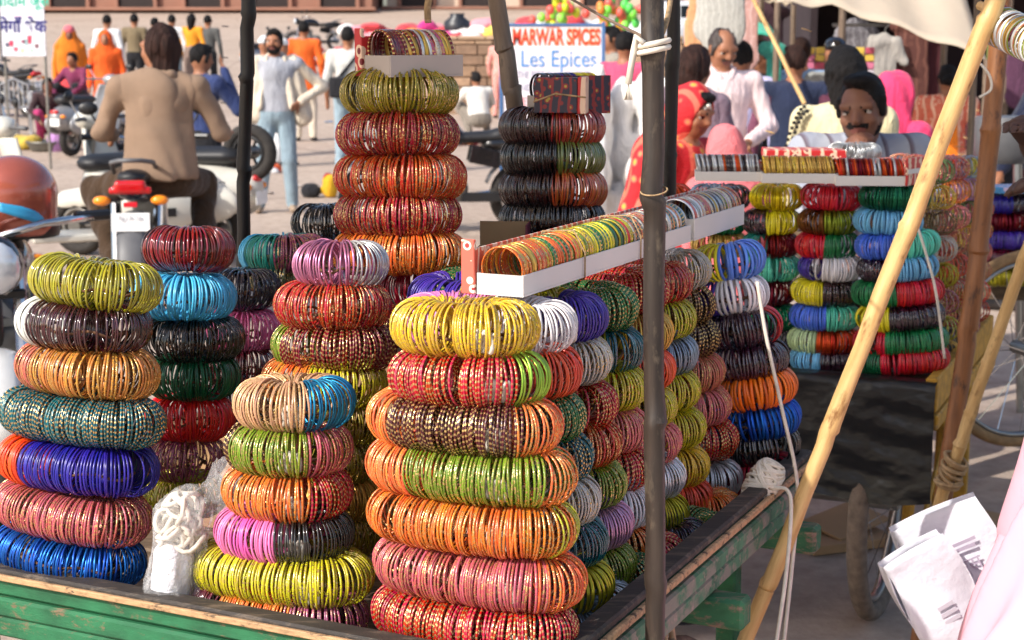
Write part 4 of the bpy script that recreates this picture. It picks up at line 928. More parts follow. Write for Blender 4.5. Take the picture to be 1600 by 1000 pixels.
def hand(B, w, f, nrm, key, curl=.5, side=1, s=1.):
    """palm and five fingers; w wrist, f pointing direction, nrm palm normal (fingers curl towards it)"""
    f = np.array(f, float); f /= np.linalg.norm(f); nrm = np.array(nrm, float); nrm -= f * (nrm @ f); nrm /= np.linalg.norm(nrm); x = np.cross(f, nrm) * side; w = np.array(w, float)
    B.limb(w + f * .01 * s, w + f * .075 * s, .024 * s, .034 * s, key, .012, (nrm, .5))
    for i, L in enumerate((.066, .076, .072, .056)):
        p = w + f * .082 * s + x * (.027 - .018 * i) * s; d = f.copy(); rr = .0092 * s
        for j in range(3):
            a = curl * (.55, 1.0, .8)[j]; d = d * math.cos(a) + nrm * math.sin(a); d /= np.linalg.norm(d)
            q = p + d * L * s * (.45, .32, .25)[j]; B.limb(p, q, rr, rr * .9, key, .005); p = q; rr *= .9
    p = w + f * .03 * s + x * .03 * s; d = f * .6 + x * .75 + nrm * .3; d /= np.linalg.norm(d)
    q = p + d * .038 * s; B.limb(p, q, .0125 * s, .0105 * s, key, .008); d2 = d * .6 + f * .5 + nrm * .4 * curl; d2 /= np.linalg.norm(d2); B.limb(q, q + d2 * .032 * s, .0105 * s, .0085 * s, key, .005)
def person(label, px, Y, top_py=None, h=None, face=0, top=None, bottom=None, skin='brown', hair='short', hairm=None, sleeve='long', pose=None, res=.016, head=(0, 0, 0), lean=0, twist=0, dz=0, beard=False, skirt=None, kurta=None,
           shoe=None, vest=None, extra=None, fingers=False, seed=1, wrinkle=.005, width=1., z0=None, x=None, facedet=None):
    zg = ground_z(Y) if z0 is None else z0
    loc = Vector((at(px, 500 if top_py is None else top_py, Y).x if x is None else x, Y, zg))
    if h is None: h = at(px, top_py, Y).z - zg - dz
    s = h / 1.70
    J = dict(hip=(0, 0, .93), chest=(0, 0, 1.28), neck=(0, .012, 1.44), head=(0, -.012, 1.59), rs=(-.18, .01, 1.385), ls=(.18, .01, 1.385), re=(-.245, .03, 1.11), le=(.245, .03, 1.11), rh=(-.255, -.05, .87), lh=(.255, -.05, .87),
             rk=(-.10, -.02, .50), lk=(.10, -.02, .50), ra=(-.11, .03, .085), la=(.11, .03, .085))
    J = {k: np.array(v, float) for k, v in J.items()}
    for k in ('chest', 'neck', 'head', 'rs', 'ls', 're', 'le', 'rh', 'lh'):      # bend and twist the upper body about the hip
        J[k] = J['hip'] + rotm(twist, lean) @ (J[k] - J['hip'])
    if pose:
        for k, v in pose.items(): J[k] = np.array(v, float)
    for k in J: J[k] = J[k] * np.array([width if k not in ('head', 'neck') else 1, 1, 1])
    sk = 'skin'; B = Body()
    B.ell(J['hip'], (.155 * width, .115, .13), 'bot', .04)
    up = J['chest'] - J['hip']
    B.limb(J['hip'] + up * .1, J['chest'] - up * .05, .148 * width, .152 * width, 'top', .04, ((0, 1, 0), .72))
    B.ell(J['chest'] + np.array([0, 0, .04]), (.165 * width, .118, .13), 'top', .05)
    B.limb(J['rs'], J['ls'], .068, .068, 'top', .05)
    B.limb(J['neck'] - np.array([0, 0, .06]), (J['neck'] + J['head']) / 2, .058, .050, sk, .02)
    for a, e, w_, sd in (('rs', 're', 'rh', 1), ('ls', 'le', 'lh', -1)):
        B.limb(J[a], J[e], .063, .052, 'slv', .03)
        d = J[w_] - J[e]; L = np.linalg.norm(d); d = d / L
        if sleeve == 'long': B.limb(J[e], J[w_] - d * .02, .051, .041, 'slv', .02); B.limb(J[w_] - d * .05, J[w_], .028, .027, sk, .008)
        else: B.limb(J[e] , J[w_], .044, .028, sk, .014)
        if fingers:
            pn = np.array([0, -.3, 0]) + np.cross(d, [0, 1, 0]) * .2 if not isinstance(fingers, dict) else fingers.get(w_ + 'n', (0, -1, 0))
            hand(B, J[w_], fingers.get(w_ + 'f', d) if isinstance(fingers, dict) else d, pn, sk, fingers.get('curl', .45) if isinstance(fingers, dict) else .45, sd)
        else: B.limb(J[w_], J[w_] + d * .09, .03, .026, sk, .012, ((0, 1, 0), .7)); B.limb(J[w_] + d * .03, J[w_] + d * .07 + np.array([0, -.035, 0]), .013, .011, sk, .01)
    for k, a, sx in (('rk', 'ra', -1), ('lk', 'la', 1)):
        h0 = J['hip'] + np.array([.085 * sx, 0, -.03])
        B.limb(h0, J[k], .094, .070, 'bot', .03); B.limb(J[k], J[a], .070, .058, 'bot', .02)
        ft = J[a] + np.array([0, 0, -.045]); B.limb(ft + np.array([0, .03, 0]), ft + np.array([.012 * sx, -.14, -.008]), .042, .036, 'shoe', .015, ((0, 0, 1), .8))
    if skirt: B.limb(J['hip'] + np.array([0, 0, .02]), (J['ra'] + J['la']) / 2 * np.array([1, 1, 0]) + np.array([0, 0, .1]), .16, skirt, 'bot', .05)
    if kurta: B.limb(J['hip'] + np.array([0, 0, .05]), J['hip'] * np.array([1, 1, 0]) + np.array([0, 0, kurta]), .16 * width, .19 * width, 'top', .05, ((0, 1, 0), .75))
    H = rotm(*head); hc = J['head']; hp = lambda *v: hc + H @ np.array(v)
    B.ell(hc, (.074, .093, .112), sk, .02, rot=H)
    B.ell(hp(0, -.028, -.058), (.054, .060, .054), 'beard' if beard == 'full' else sk, .03, rot=H)
    B.limb(hp(0, -.088, .012), hp(0, -.108, -.024), .010, .015, sk, .014)
    for sx in (-1, 1): B.ell(hp(.076 * sx, .008, -.004), (.010, .020, .030), sk, .008, rot=H)
    if facedet is None: facedet = res <= .0135
    if facedet:
        B.limb(hp(-.048, -.080, .024), hp(.048, -.080, .024), .014, .014, sk, .02)
        for sx in (-1, 1):
            B.limb(hp(.018 * sx, -.0905, .022), hp(.050 * sx, -.083, .026), .0048, .0036, 'hair', .003)
            B.ell(hp(.034 * sx, -.079, .004), (.0135, .0085, .0052), 'eyew', .002, rot=H); B.ell(hp(.034 * sx, -.0855, .004), (.0066, .0042, .0056), 'eyed', .001, rot=H); B.limb(hp(.021 * sx, -.0865, .0085), hp(.048 * sx, -.0805, .0085), .0034, .003, 'lid', .003)
            B.ell(hp(.012 * sx, -.104, -.026), (.009, .008, .008), sk, .008, rot=H); B.ell(hp(.046 * sx, -.066, -.028), (.02, .02, .02), sk, .02, rot=H)
        B.ell(hp(0, -.088, -.056), (.025, .010, .0055), 'lip', .004, rot=H); B.ell(hp(0, -.085, -.066), (.020, .010, .006), 'lip', .004, rot=H)
    if beard: B.limb(hp(-.026, -.088, -.046), hp(.026, -.088, -.046), .0075, .0075, 'beard', .006)
    if beard == 'full':
        B.limb(hp(-.062, -.02, -.045), hp(-.03, -.06, -.088), .016, .020, 'beard', .012); B.limb(hp(.062, -.02, -.045), hp(.03, -.06, -.088), .016, .020, 'beard', .012); B.limb(hp(-.03, -.06, -.09), hp(.03, -.06, -.09), .02, .02, 'beard', .012)
    if extra: extra(B, J, hp, H)
    hm = hairm or HAIR
    mats = dict(skin=SKIN[skin], top=top, bot=bottom or top, slv=vest or top, shoe=shoe or SHOE, hair=hm, beard=hm, eyew=EYEW, eyed=EYED, lip=LIP, lid=SKIN['deep'])
    if hasattr(B, 'mats'): mats.update(B.mats)
    wr = folds(wrinkle, 26, seed); nz = J['neck'][2] - .03
    me = B.mesh('body', res / s, mats, (lambda G: wr(G) * np.clip((nz - G[..., 2]) / .05, 0, 1) * np.clip((G[..., 2] - .12) / .05, 0, 1)) if wrinkle else None)
    root = thing('person', label, 'person', loc, face); root.scale = (s, s, s)
    link('body', me, root)
    if hair:
        B2 = Body(); cut = None
        if hair in ('short', 'long', 'bun', 'wavy', 'thin'):
            lift = .0 if hair != 'wavy' else .012
            B2.ell(hp(0, .012, .020), (.079 + lift, .095 + lift, .104 + lift), 'h', .01, rot=H)
            if hair in ('short', 'wavy', 'long', 'bun'): B2.ell(hp(.01, -.050, .092), (.060, .042, .028), 'h', .02, rot=H)
            if hair in ('long', 'wavy'): B2.limb(hp(0, .06, 0), hp(0, .085, -.16 if hair == 'wavy' else -.34), .085, .06 if hair == 'wavy' else .03, 'h', .03)
            if hair == 'bun': B2.ell(hp(0, .10, -.01), (.05, .04, .05), 'h', .02)
            for sx in (-1, 1): B2.block(hp(.076 * sx, -.022, -.006), (.012, .012, .036), 'h', .01, rot=H, rnd=.008)
            B2.ell(hp(0, -.098, -.04), (.068, .085, .098), 'h', .01, rot=H, sub=True)
            if hair != 'wavy' and hair != 'long': B2.block(hp(0, 0, -.16), (.12, .13, .10), 'h', .01, rot=H, sub=True)
            if hair == 'thin': B2.ell(hp(0, -.05, .12), (.060, .10, .07), 'h', .01, rot=H, sub=True)
            wv2 = folds(.006 if hair != 'wavy' else .010, 95, seed)
        elif hair == 'turban':
            for i in range(4): B2.ell(hp(0, .0, .05 + .018 * i), (.10 - .01 * i, .115 - .012 * i, .04), 'h', .01, rot=H)
            wv2 = folds(.004, 50, seed)
        elif hair == 'cap':
            B2.ell(hp(0, .01, .05), (.088, .10, .085), 'h', .01, rot=H); B2.block(hp(0, 0, -.08), (.12, .13, .11), 'h', rot=H, sub=True); wv2 = None
        link('hair' if hair not in ('turban', 'cap') else 'headwear', B2.mesh('hair', max(.006, res * .8) / s, {'h': hm}, wv2), root)
    root['_J'] = 0; del root['_J']
    return root, J, hp, s
def drape(root, name, build, mat_, res, wr=None, mats=None):
    B = Body(); build(B); return link(name, B.mesh(name, res, mats or {'c': mat_}, wr), root)
def c_(name, *rgb): return cloth('cloth_' + name, srgb(*rgb))
JEANS = c_('pale_jeans', 140, 160, 172); WHITE_C = c_('white', 226, 226, 226); BEIGE = M('beige_jacket', srgb(138, 114, 94), .9, 0, .12, 5, .3); BROWN_T = c_('brown_trousers', 66, 50, 36); NAVY = c_('navy', 40, 48, 72); BLACK_C = c_('black', 36, 36, 40)
def printed(name, c1, c2_, c3, scale=14):
    if name in MATS: return MATS[name]
    m, n, b = new_mat(name); v = coords(n); vo = n.nodes.new('ShaderNodeTexVoronoi'); vo.inputs['Scale'].default_value = scale; n.links.new(v, vo.inputs['Vector'])
    k = ramp(n, vo.outputs['Distance'], [(.12, c3), (.22, c2_), (.34, c1)])
    wv_ = n.nodes.new('ShaderNodeTexWave'); wv_.inputs['Scale'].default_value = scale * .2; wv_.inputs['Distortion'].default_value = 6; n.links.new(v, wv_.inputs['Vector'])
    n.links.new(mixc(n, ramp(n, wv_.outputs['Fac'], [(.82, (0, 0, 0)), (.9, (.8, .8, .8))]), k, c2_), b.inputs['Base Color']); b.inputs['Roughness'].default_value = .85
    bump(n, b, noise(n, v, 20, 4), .4, .02); MATS[name] = m; return m
RED_SARI = printed('red_printed_sari', srgb(196, 36, 44), srgb(232, 120, 96), srgb(220, 170, 60)); ORANGE_SARI = printed('orange_printed_sari', srgb(214, 110, 84), srgb(240, 200, 170), srgb(200, 70, 50), 22)

# the rider
rider, J, hp, s = person('rider in beige jacket seen from behind on the motorbike', 244, 9.2, 47, h=1.80, face=R(186), top=BEIGE, bottom=BROWN_T, hair=None, res=.0125, head=(R(58), 0, 0), dz=0, width=1.06, wrinkle=.010, z0=.0, seed=4, fingers=True,
    pose=dict(hip=(0, .02, .80), chest=(0, .0, 1.15), neck=(0, .0, 1.32), head=(-.01, -.03, 1.465), rs=(-.19, .0, 1.26), ls=(.19, .0, 1.26), re=(-.30, -.06, 1.02), rh=(-.28, -.32, 1.00), le=(.30, -.06, 1.02), lh=(.28, -.32, 1.00), rk=(-.19, -.30, .72), ra=(-.19, -.06, .30), lk=(.37, -.20, .70), la=(.25, .0, .30)))
drape(rider, 'hair', lambda B: (B.ell(hp(0, .02, .03), (.090, .105, .108), 'c', .01), B.limb(hp(0, .04, -.02), hp(.02, .08, -.15), .08, .04, 'c', .04), B.limb(hp(.05, .02, 0), hp(.07, .04, -.13), .045, .022, 'c', .03), B.limb(hp(-.05, .04, 0), hp(-.055, .05, -.11), .045, .018, 'c', .03), B.ell(hp(0, -.11, -.03), (.07, .085, .10), 'c', .01, sub=True)), HAIRB, .007, folds(.009, 70, 3))
drape(rider, 'jacket', lambda B: (B.limb((0, .0, 1.20), (0, .01, .98), .178, .170, 'c', .03, ((0, 1, 0), .70)), B.limb((0, .01, .98), (0, .02, .80), .170, .200, 'c', .03, ((0, 1, 0), .78)), B.limb((-.16, .0, 1.26), (.16, .0, 1.26), .07, .07, 'c', .05), B.block((0, 0, .66), (.4, .4, .115), 'c', sub=True)), BEIGE, .009, folds(.013, 24, 5))
drape(rider, 'collar', lambda B: (B.limb((-.07, .045, 1.33), (.07, .045, 1.33), .034, .034, 'c', .02), B.limb((-.085, .03, 1.32), (-.10, -.06, 1.30), .026, .02, 'c', .02), B.limb((.085, .03, 1.32), (.10, -.06, 1.30), .026, .02, 'c', .02)), BEIGE, .009)
# man with the open cream jacket
man, J, hp, s = person('bearded man in cream jacket and pale jeans, hand on hip', 428, 15, 46, face=R(8), top=c_('grey_tee', 168, 170, 178), bottom=JEANS, beard='full', res=.0125, head=(R(-14), 0, 0), wrinkle=.006, vest=c_('cream_jacket', 216, 202, 182), fingers=True,
    shoe=SANDAL, pose=dict(le=(.40, .08, 1.17), lh=(.20, -.08, 1.03), re=(-.25, .05, 1.12), rh=(-.235, .0, .88), rk=(-.11, -.03, .5), ra=(-.16, .02, .085), lk=(.10, -.03, .5), la=(.12, .05, .085)), width=1.1)
CJ = MATS['cloth_cream_jacket']
drape(man, 'jacket', lambda B: (B.limb((-.15, .02, 1.40), (-.185, .02, .92), .07, .085, 'c', .03, ((0, 1, 0), 1.2)), B.limb((.16, .02, 1.40), (.24, .04, .90), .075, .10, 'c', .03), B.limb((0, .085, 1.38), (0, .10, .92), .13, .16, 'c', .04, ((0, 1, 0), .4)), B.limb((-.075, -.05, 1.44), (-.14, -.09, 1.0), .018, .03, 'c', .03), B.limb((.085, -.05, 1.44), (.16, -.09, 1.0), .022, .04, 'c', .03)), CJ, .012, folds(.009, 24, 8))
# figures on the plaza, far to near
person('man in navy shirt with phone at his ear behind the rider', 312, 12.5, 70, face=R(150), top=c_('navy_shirt', 50, 62, 104), bottom=BLACK_C, res=.016, pose=dict(re=(-.30, -.12, 1.16), rh=(-.13, -.14, 1.50), le=(.26, -.02, 1.1), lh=(.22, -.2, .95)), head=(R(-25), R(8), 0), fingers=True, seed=11)
def veil_over(root, hp, J, m_, res=.02, long=.75, open_=True, wid=.2, sd=2):
    def f(B):
        B.ell(hp(0, .015, .015), (.098, .115, .130), 'c', .03); B.limb(hp(0, .04, -.04), J['chest'] + np.array([0, .05, .05]), .10, wid, 'c', .06, ((0, 1, 0), .75)); B.limb(J['chest'] + np.array([0, .05, .05]), np.array([J['chest'][0], J['chest'][1] + .07, long]), wid, wid * 1.1, 'c', .06, ((0, 1, 0), .7))
        if open_: B.ell(hp(0, -.10, -.02), (.066, .09, .095), 'c', .01, sub=True)
    return drape(root, 'veil', f, m_, res, folds(.010, 24, sd))
p, J, hp, s = person('person in bright orange veil standing by a parked scooter', 163, 24, 36, h=1.66, face=R(10), top=c_('orange_veil', 232, 96, 36), res=.022, hair=None, skirt=.2); veil_over(p, hp, J, MATS['cloth_orange_veil'], sd=4)
person('man in loose white kurta behind the orange veiled person', 166, 31, 14, face=R(180), h=1.8, top=WHITE_C, res=.024, kurta=.5)
p, J, hp, s = person('woman in orange shawl and pink red skirt beside the white sign', 107, 26, 30, h=1.68, face=R(15), top=c_('orange_shawl', 226, 122, 36), bottom=c_('pink_skirt', 216, 74, 80), res=.022, hair=None, skirt=.22, skin='dark'); veil_over(p, hp, J, MATS['cloth_orange_shawl'], long=1.0, wid=.24, sd=5)
drape(p, 'headscarf', lambda B: B.ell(hp(0, .0, .06), (.095, .11, .085), 'c'), c_('pink_scarf', 220, 110, 120), .02)
person('man in olive brown shirt in the far group', 209, 33, 22, face=R(180), top=c_('olive_shirt', 122, 108, 84), bottom=BLACK_C, res=.024)
person('dark haired person in grey shirt partly hidden by the rider', 241, 33, 28, face=R(170), top=c_('grey_shirt', 120, 118, 116), bottom=BLACK_C, res=.026)
person('man in white shirt with sling bag in the far group', 268, 34, 23, face=R(185), top=WHITE_C, bottom=JEANS, res=.024, seed=3)
person('woman in yellow orange top with long black hair in far group', 299, 34, 22, face=R(170), top=c_('marigold', 232, 154, 44), bottom=c_('grey_skirt', 130, 110, 100), hair='long', res=.024, skirt=.2)
person('man in dark grey shirt at the right of the far group', 324, 34, 24, face=R(175), top=c_('dark_grey', 92, 92, 90), bottom=BLACK_C, res=.024)
person('person in orange shirt seen from behind, right of the jacket man', 474, 24.5, 33, face=R(180), top=c_('orange_shirt', 232, 104, 40), bottom=c_('cream_dhoti', 214, 200, 180), res=.02, kurta=.78, seed=9)
person('person in white shirt and white turban behind the jacket man', 412, 22, 40, h=1.62, face=R(170), top=WHITE_C, hair='turban', hairm=WHITE_C, res=.022)
person('person in white kurta half hidden by the jacket man', 441, 20.5, 66, h=1.6, face=R(160), top=c_('soft_white', 220, 222, 224), res=.022, hair='cap', hairm=WHITE_C)
pp, J, hp, s = person('man in pale grey shirt with black shoulder bag seen from behind', 543, 19, 42, face=R(178), top=c_('pale_grey', 198, 198, 194), bottom=JEANS, res=.018, sleeve='short', seed=6)
drape(pp, 'shoulder_bag', lambda B: (B.block((.05, .16, 1.02), (.15, .05, .12), 'c', rnd=.03), B.limb((-.15, .10, 1.42), (.12, .14, 1.1), .02, .02, 'c', .01)), BLACK_C, .016)
# crouching
CR = dict(hip=(0, .12, .26), chest=(0, -.02, .58), neck=(0, -.05, .74), head=(0, -.09, .88), rs=(-.17, -.03, .69), ls=(.17, -.03, .69), re=(-.27, -.2, .5), le=(.27, -.2, .5), rh=(-.16, -.38, .34), lh=(.16, -.38, .34), rk=(-.17, -.28, .46), lk=(.17, -.28, .46), ra=(-.13, .0, .085), la=(.13, .0, .085))
person('person in white shirt crouching over cloth wares by the wall', 748, 25.5, h=1.7, face=R(200), top=c_('crouch_white', 222, 218, 210), bottom=c_('crouch_grey', 130, 122, 112), pose=CR, res=.02, width=1.15)
p, J, hp, s = person('seated woman in dark shawl behind the grey basin', 92, 24.3, h=1.65, face=R(20), top=c_('dark_shawl', 62, 44, 46), bottom=c_('magenta', 176, 60, 110), pose=CR, res=.022, skin='dark', hair='long')
person('person in maroon shirt seated beyond the plastic chairs', 137, 25, h=1.65, face=R(-20), top=c_('maroon_top', 122, 50, 82), bottom=BLACK_C, pose=CR, res=.024, dz=0, z0=ground_z(25) + .35)
person('person in pink printed top standing by the stone wall', 782, 29, 72, h=1.5, face=R(160), top=printed('pink_print', srgb(206, 130, 120), srgb(236, 200, 190), srgb(170, 80, 80), 30), res=.024)
person('man with dark hair facing left behind the spice sign', 957, 15.5, 42, face=R(-80), top=c_('grey_beige', 150, 142, 130), bottom=BLACK_C, res=.018)
pk, J, hp, s = person('person in pink vest with cream sleeves right of the spice sign', 977, 13.2, 50, face=R(150), top=c_('pink_vest', 196, 78, 110), vest=c_('cream_sleeve', 206, 190, 162), bottom=c_('grey_jeans', 82, 88, 104), res=.016, pose=dict(re=(-.28, .02, 1.1), rh=(-.27, -.04, .85)), hairm=HAIR)
# around the second cart
sari, J, hp, s = person('woman in red printed sari with silver head jewellery', 1056, 6.6, 150, h=1.41, face=R(50), top=RED_SARI, bottom=RED_SARI, skin='brown', hair='long', res=.0115, head=(R(-6), R(14), 0), lean=R(8), fingers=True, seed=12, skirt=.24)
def red_veil(B):
    B.ell(hp(0, .02, .015), (.100, .116, .128), 'c', .03); B.limb(hp(0, .06, -.02), J['chest'] + np.array([0, .10, .05]), .10, .17, 'c', .06, ((0, 1, 0), .75)); B.limb(J['chest'] + np.array([0, .12, .05]), np.array([-.05, .24, .5]), .17, .27, 'c', .08, ((0, 1, 0), .7))
    B.ell(hp(0, -.105, -.02), (.075, .10, .115), 'c', .01, sub=True)
drape(sari, 'veil', red_veil, RED_SARI, .011, folds(.012, 22, 7))
q = MB()
for i in range(9):
    a_ = (i - 4) * .24; q.ball(tuple(hp(.082 * math.sin(a_), -.082 * math.cos(a_) * .9 - .008, .058 - abs(a_) * .055)), .0105 if i != 4 else .016, 10)
q.build('head_jewel', M('bright_silver', srgb(214, 210, 200), .45, .5), sari, smooth=True)
ch_, J, hp, s = person('person with brown hair in mauve shawl beside the red sari', 1084, 8.4, 78, h=1.56, face=R(140), top=c_('mauve_shawl', 118, 100, 112), res=.0135, hair='wavy', hairm=HAIRB, seed=5)
drape(ch_, 'shawl', lambda B: (B.limb((-.12, .03, 1.38), (-.2, -.05, .95), .10, .14, 'c', .05), B.limb((.12, .03, 1.38), (.2, -.02, .95), .10, .14, 'c', .05), B.limb((0, .06, 1.4), (0, .08, .85), .14, .2, 'c', .06, ((0, 1, 0), .6))), MATS['cloth_mauve_shawl'], .013, folds(.012, 20, 9))
pm, J, hp, s = person('balding man in pale pink shirt looking down at the trays', 1128, 9.6, 46, face=R(12), top=c_('pale_pink_shirt', 232, 206, 204), bottom=c_('grey_trousers', 90, 88, 92), hair='thin', hairm=HAIRG, skin='brown', beard=True, res=.0105, head=(R(12), R(22), 0), fingers=dict(curl=.8, rhn=(0, -1, 0), lhn=(0, -1, 0)), width=1.12, seed=14,
    pose=dict(re=(-.27, -.04, 1.12), rh=(-.05, -.26, 1.02), le=(.27, -.04, 1.12), lh=(.08, -.28, 1.04)))
drape(pm, 'collar', lambda B: (B.limb((-.07, -.02, 1.465), (-.03, -.105, 1.40), .017, .022, 'c', .008, ((0, 1, 0), .6)), B.limb((.07, -.02, 1.465), (.03, -.105, 1.40), .017, .022, 'c', .008, ((0, 1, 0), .6)), B.limb((-.07, .03, 1.47), (.07, .03, 1.47), .02, .02, 'c', .02)), MATS['cloth_pale_pink_shirt'], .007)
person('person in lavender shirt behind the pale pink shirt', 1160, 11.0, 66, face=R(175), top=c_('lavender_shirt', 190, 186, 226), bottom=BLACK_C, res=.0135, seed=15)
person('young man in charcoal shirt looking left', 1194, 11.8, 66, face=R(-115), top=c_('charcoal_shirt', 58, 62, 66), bottom=BLACK_C, res=.0135, seed=16)
person('man in navy waistcoat and plum sleeves seen from behind', 1243, 10.6, 72, face=R(178), top=NAVY, vest=c_('plum_sleeve', 112, 64, 84), bottom=BLACK_C, res=.0125, hairm=HAIRB, width=1.12, seed=17)
person('person in sky blue shirt before the navy waistcoat man', 1252, 12.2, 60, face=R(180), top=c_('sky_shirt', 140, 176, 220), bottom=BLACK_C, res=.016, hairm=HAIRB, width=1.25, seed=18)
p, J, hp, s = person('child in coral pink headscarf bending beside the trays', 1150, 6.3, 205, h=1.26, face=R(200), top=c_('coral_scarf', 232, 120, 124), res=.0135, hair=None, lean=R(10)); veil_over(p, hp, J, MATS['cloth_coral_scarf'], .013, .5, False, .2, 6)
CHECK = printed('cream_check_shawl', srgb(220, 206, 164), srgb(222, 208, 168), srgb(190, 176, 130), 10)
cs, J, hp, s = person('man in cream shawl with dark border behind the vendor', 1322, 6.75, 82, h=1.56, face=R(172), top=c_('cream_shawl', 216, 204, 164), bottom=BLACK_C, hair='wavy', res=.0125, seed=19, width=.95)
drape(cs, 'shawl', lambda B: (B.limb((.10, .02, 1.38), (.20, -.03, .95), .085, .12, 'c', .05), B.limb((.03, .06, 1.36), (.05, .08, .85), .12, .16, 'c', .06, ((0, 1, 0), .6))), MATS['cloth_cream_shawl'], .012, folds(.012, 18, 11))
q = MB()
for i in range(16):
    f = i / 15
    for k in range(2): q.box((.17 + .14 * f ** .8 * .9 + .012 * k, .10 - .02 * k, 1.43 - .40 * f ** 1.3 + .02 * k), (.016, .012, .014))
q.build('shawl_border', BLACK_C, cs)
person('person in grey wearing a shiny black helmet behind the crowd', 1306, 12.0, 64, h=1.6, face=R(190), top=c_('helmet_grey', 150, 152, 150), hair='cap', hairm=M('black_helmet', srgb(18, 18, 22), .12, 0, .1, 4, coat=1), bottom=BLACK_C, res=.016, seed=20)
pv, J, hp, s = person('woman in hot pink veil right of the vendor', 1400, 7.6, 122, h=1.44, face=R(130), top=c_('pink_veil', 232, 66, 110), bottom=RED_SARI, res=.0125, hair=None, skirt=.24, seed=21)
def pink_veil(B):
    B.ell(hp(0, .02, .015), (.105, .12, .13), 'c', .03); B.limb(hp(0, .06, -.03), np.array([0, .09, 1.15]), .11, .22, 'c', .08, ((0, 1, 0), .8)); B.limb(np.array([0, .10, 1.15]), np.array([0, .14, .5]), .22, .30, 'c', .08, ((0, 1, 0), .7)); B.ell(hp(0, -.11, -.02), (.066, .09, .1), 'c', .01, sub=True)
drape(pv, 'veil', pink_veil, MATS['cloth_pink_veil'], .012, folds(.010, 24, 12))
os_, J, hp, s = person('woman in orange printed sari left of the leaning bamboo', 1482, 11.5, 104, h=1.42, face=R(170), top=ORANGE_SARI, bottom=ORANGE_SARI, res=.016, hair='bun', skirt=.26, seed=22, width=1.1)
drape(os_, 'scarf', lambda B: B.limb((-.02, .13, 1.42), (-.04, .15, .95), .05, .07, 'c', .03, ((0, 1, 0), .4)), c_('orange_scarf', 240, 130, 40), .014)
person('man in navy sweater bending over at the far right', 1556, 9.6, h=1.7, face=R(70), top=c_('navy_sweater', 30, 36, 58), bottom=BLACK_C, res=.016, lean=R(38), seed=23, head=(0, R(20), 0))
# the seated vendor, chin in hand
STRIPE = None
m, n, b = new_mat('striped_shirt'); v = coords(n); sx_ = n.nodes.new('ShaderNodeSeparateXYZ'); n.links.new(v, sx_.inputs[0])
st = mth(n, 'FRACT', mth(n, 'MULTIPLY', mth(n, 'ADD', sx_.outputs[0], mth(n, 'MULTIPLY', sx_.outputs[1], .4)), 11)); k = ramp(n, st, [(.0, srgb(150, 154, 168)), (.55, srgb(164, 168, 178)), (.6, srgb(92, 76, 86)), (.72, srgb(120, 116, 130)), (.8, srgb(150, 154, 168))])
n.links.new(k, b.inputs['Base Color']); b.inputs['Roughness'].default_value = .9; bump(n, b, noise(n, v, 22, 5), .5, .02); STRIPE = m
SIT = dict(hip=(0, .1, .50), chest=(0, .04, .84), neck=(0, .03, 1.0), head=(-.01, -.03, 1.125), rs=(-.19, .03, .97), ls=(.19, .03, .97), re=(-.22, -.16, .76), rh=(-.095, -.17, .955), le=(.25, -.12, .70), lh=(.02, -.24, .66), rk=(-.14, -.36, .54), lk=(.14, -.36, .54), ra=(-.14, -.34, .085), la=(.14, -.34, .085))
vz = at(1335, 116, 5.9).z - 1.245 * 1.04
vendor, J, hp, s = person('vendor in striped shirt seated with hand at his chin', 1338, 5.9, h=1.70 * 1.04, face=R(-4), top=STRIPE, bottom=c_('vendor_trousers', 70, 66, 70), skin='dark', hair=None, beard=True, res=.0085, head=(R(-22), R(7), R(-5)), pose=SIT, z0=vz, seed=25, wrinkle=.0045,
    fingers=dict(curl=1.0, rhf=(.35, -.25, .55), rhn=(.75, .35, -.35), lhn=(0, 0, -1)), extra=lambda B, J, hp, H: (B.limb(hp(-.058, -.03, -.06), hp(0, -.072, -.108), .010, .013, 'beard', .014), B.limb(hp(.058, -.03, -.06), hp(0, -.072, -.108), .010, .013, 'beard', .014)))
drape(vendor, 'hair', lambda B: (B.ell(hp(0, .018, .026), (.080, .094, .102), 'c', .01), B.ell(hp(.008, -.040, .104), (.058, .042, .026), 'c', .02), B.ell(hp(0, -.105, -.03), (.075, .092, .118), 'c', .01, sub=True), B.block(hp(0, -.0, -.16), (.12, .13, .10), 'c', sub=True), B.block(hp(-.078, -.02, .01), (.010, .014, .035), 'c', rnd=.006), B.block(hp(.078, -.02, .01), (.010, .014, .035), 'c', rnd=.006)), HAIR, .007, folds(.004, 80, 2))
drape(vendor, 'collar', lambda B: (B.limb((-.075, .02, 1.015), (-.03, -.085, .945), .016, .022, 'c', .008, ((0, 1, 0), .6)), B.limb((.075, .02, 1.015), (.03, -.085, .945), .016, .022, 'c', .008, ((0, 1, 0), .6)), B.limb((-.07, .06, 1.02), (.07, .06, 1.02), .02, .02, 'c', .02)), STRIPE, .007)
tt = thing('stool', 'low wooden stool under the seated vendor', 'stool', (at(1338, 500, 5.9).x, 6.0, 0)); MB().box((0, 0, vz + .37), (.34, .3, .04), bev=.005).build('seat', DARK_W, tt)
for a_ in (-.13, .13):
    for b_ in (-.11, .11): MB().box((a_, b_, (vz + .35) / 2), (.04, .04, vz + .35)).build('leg', DARK_W, tt)
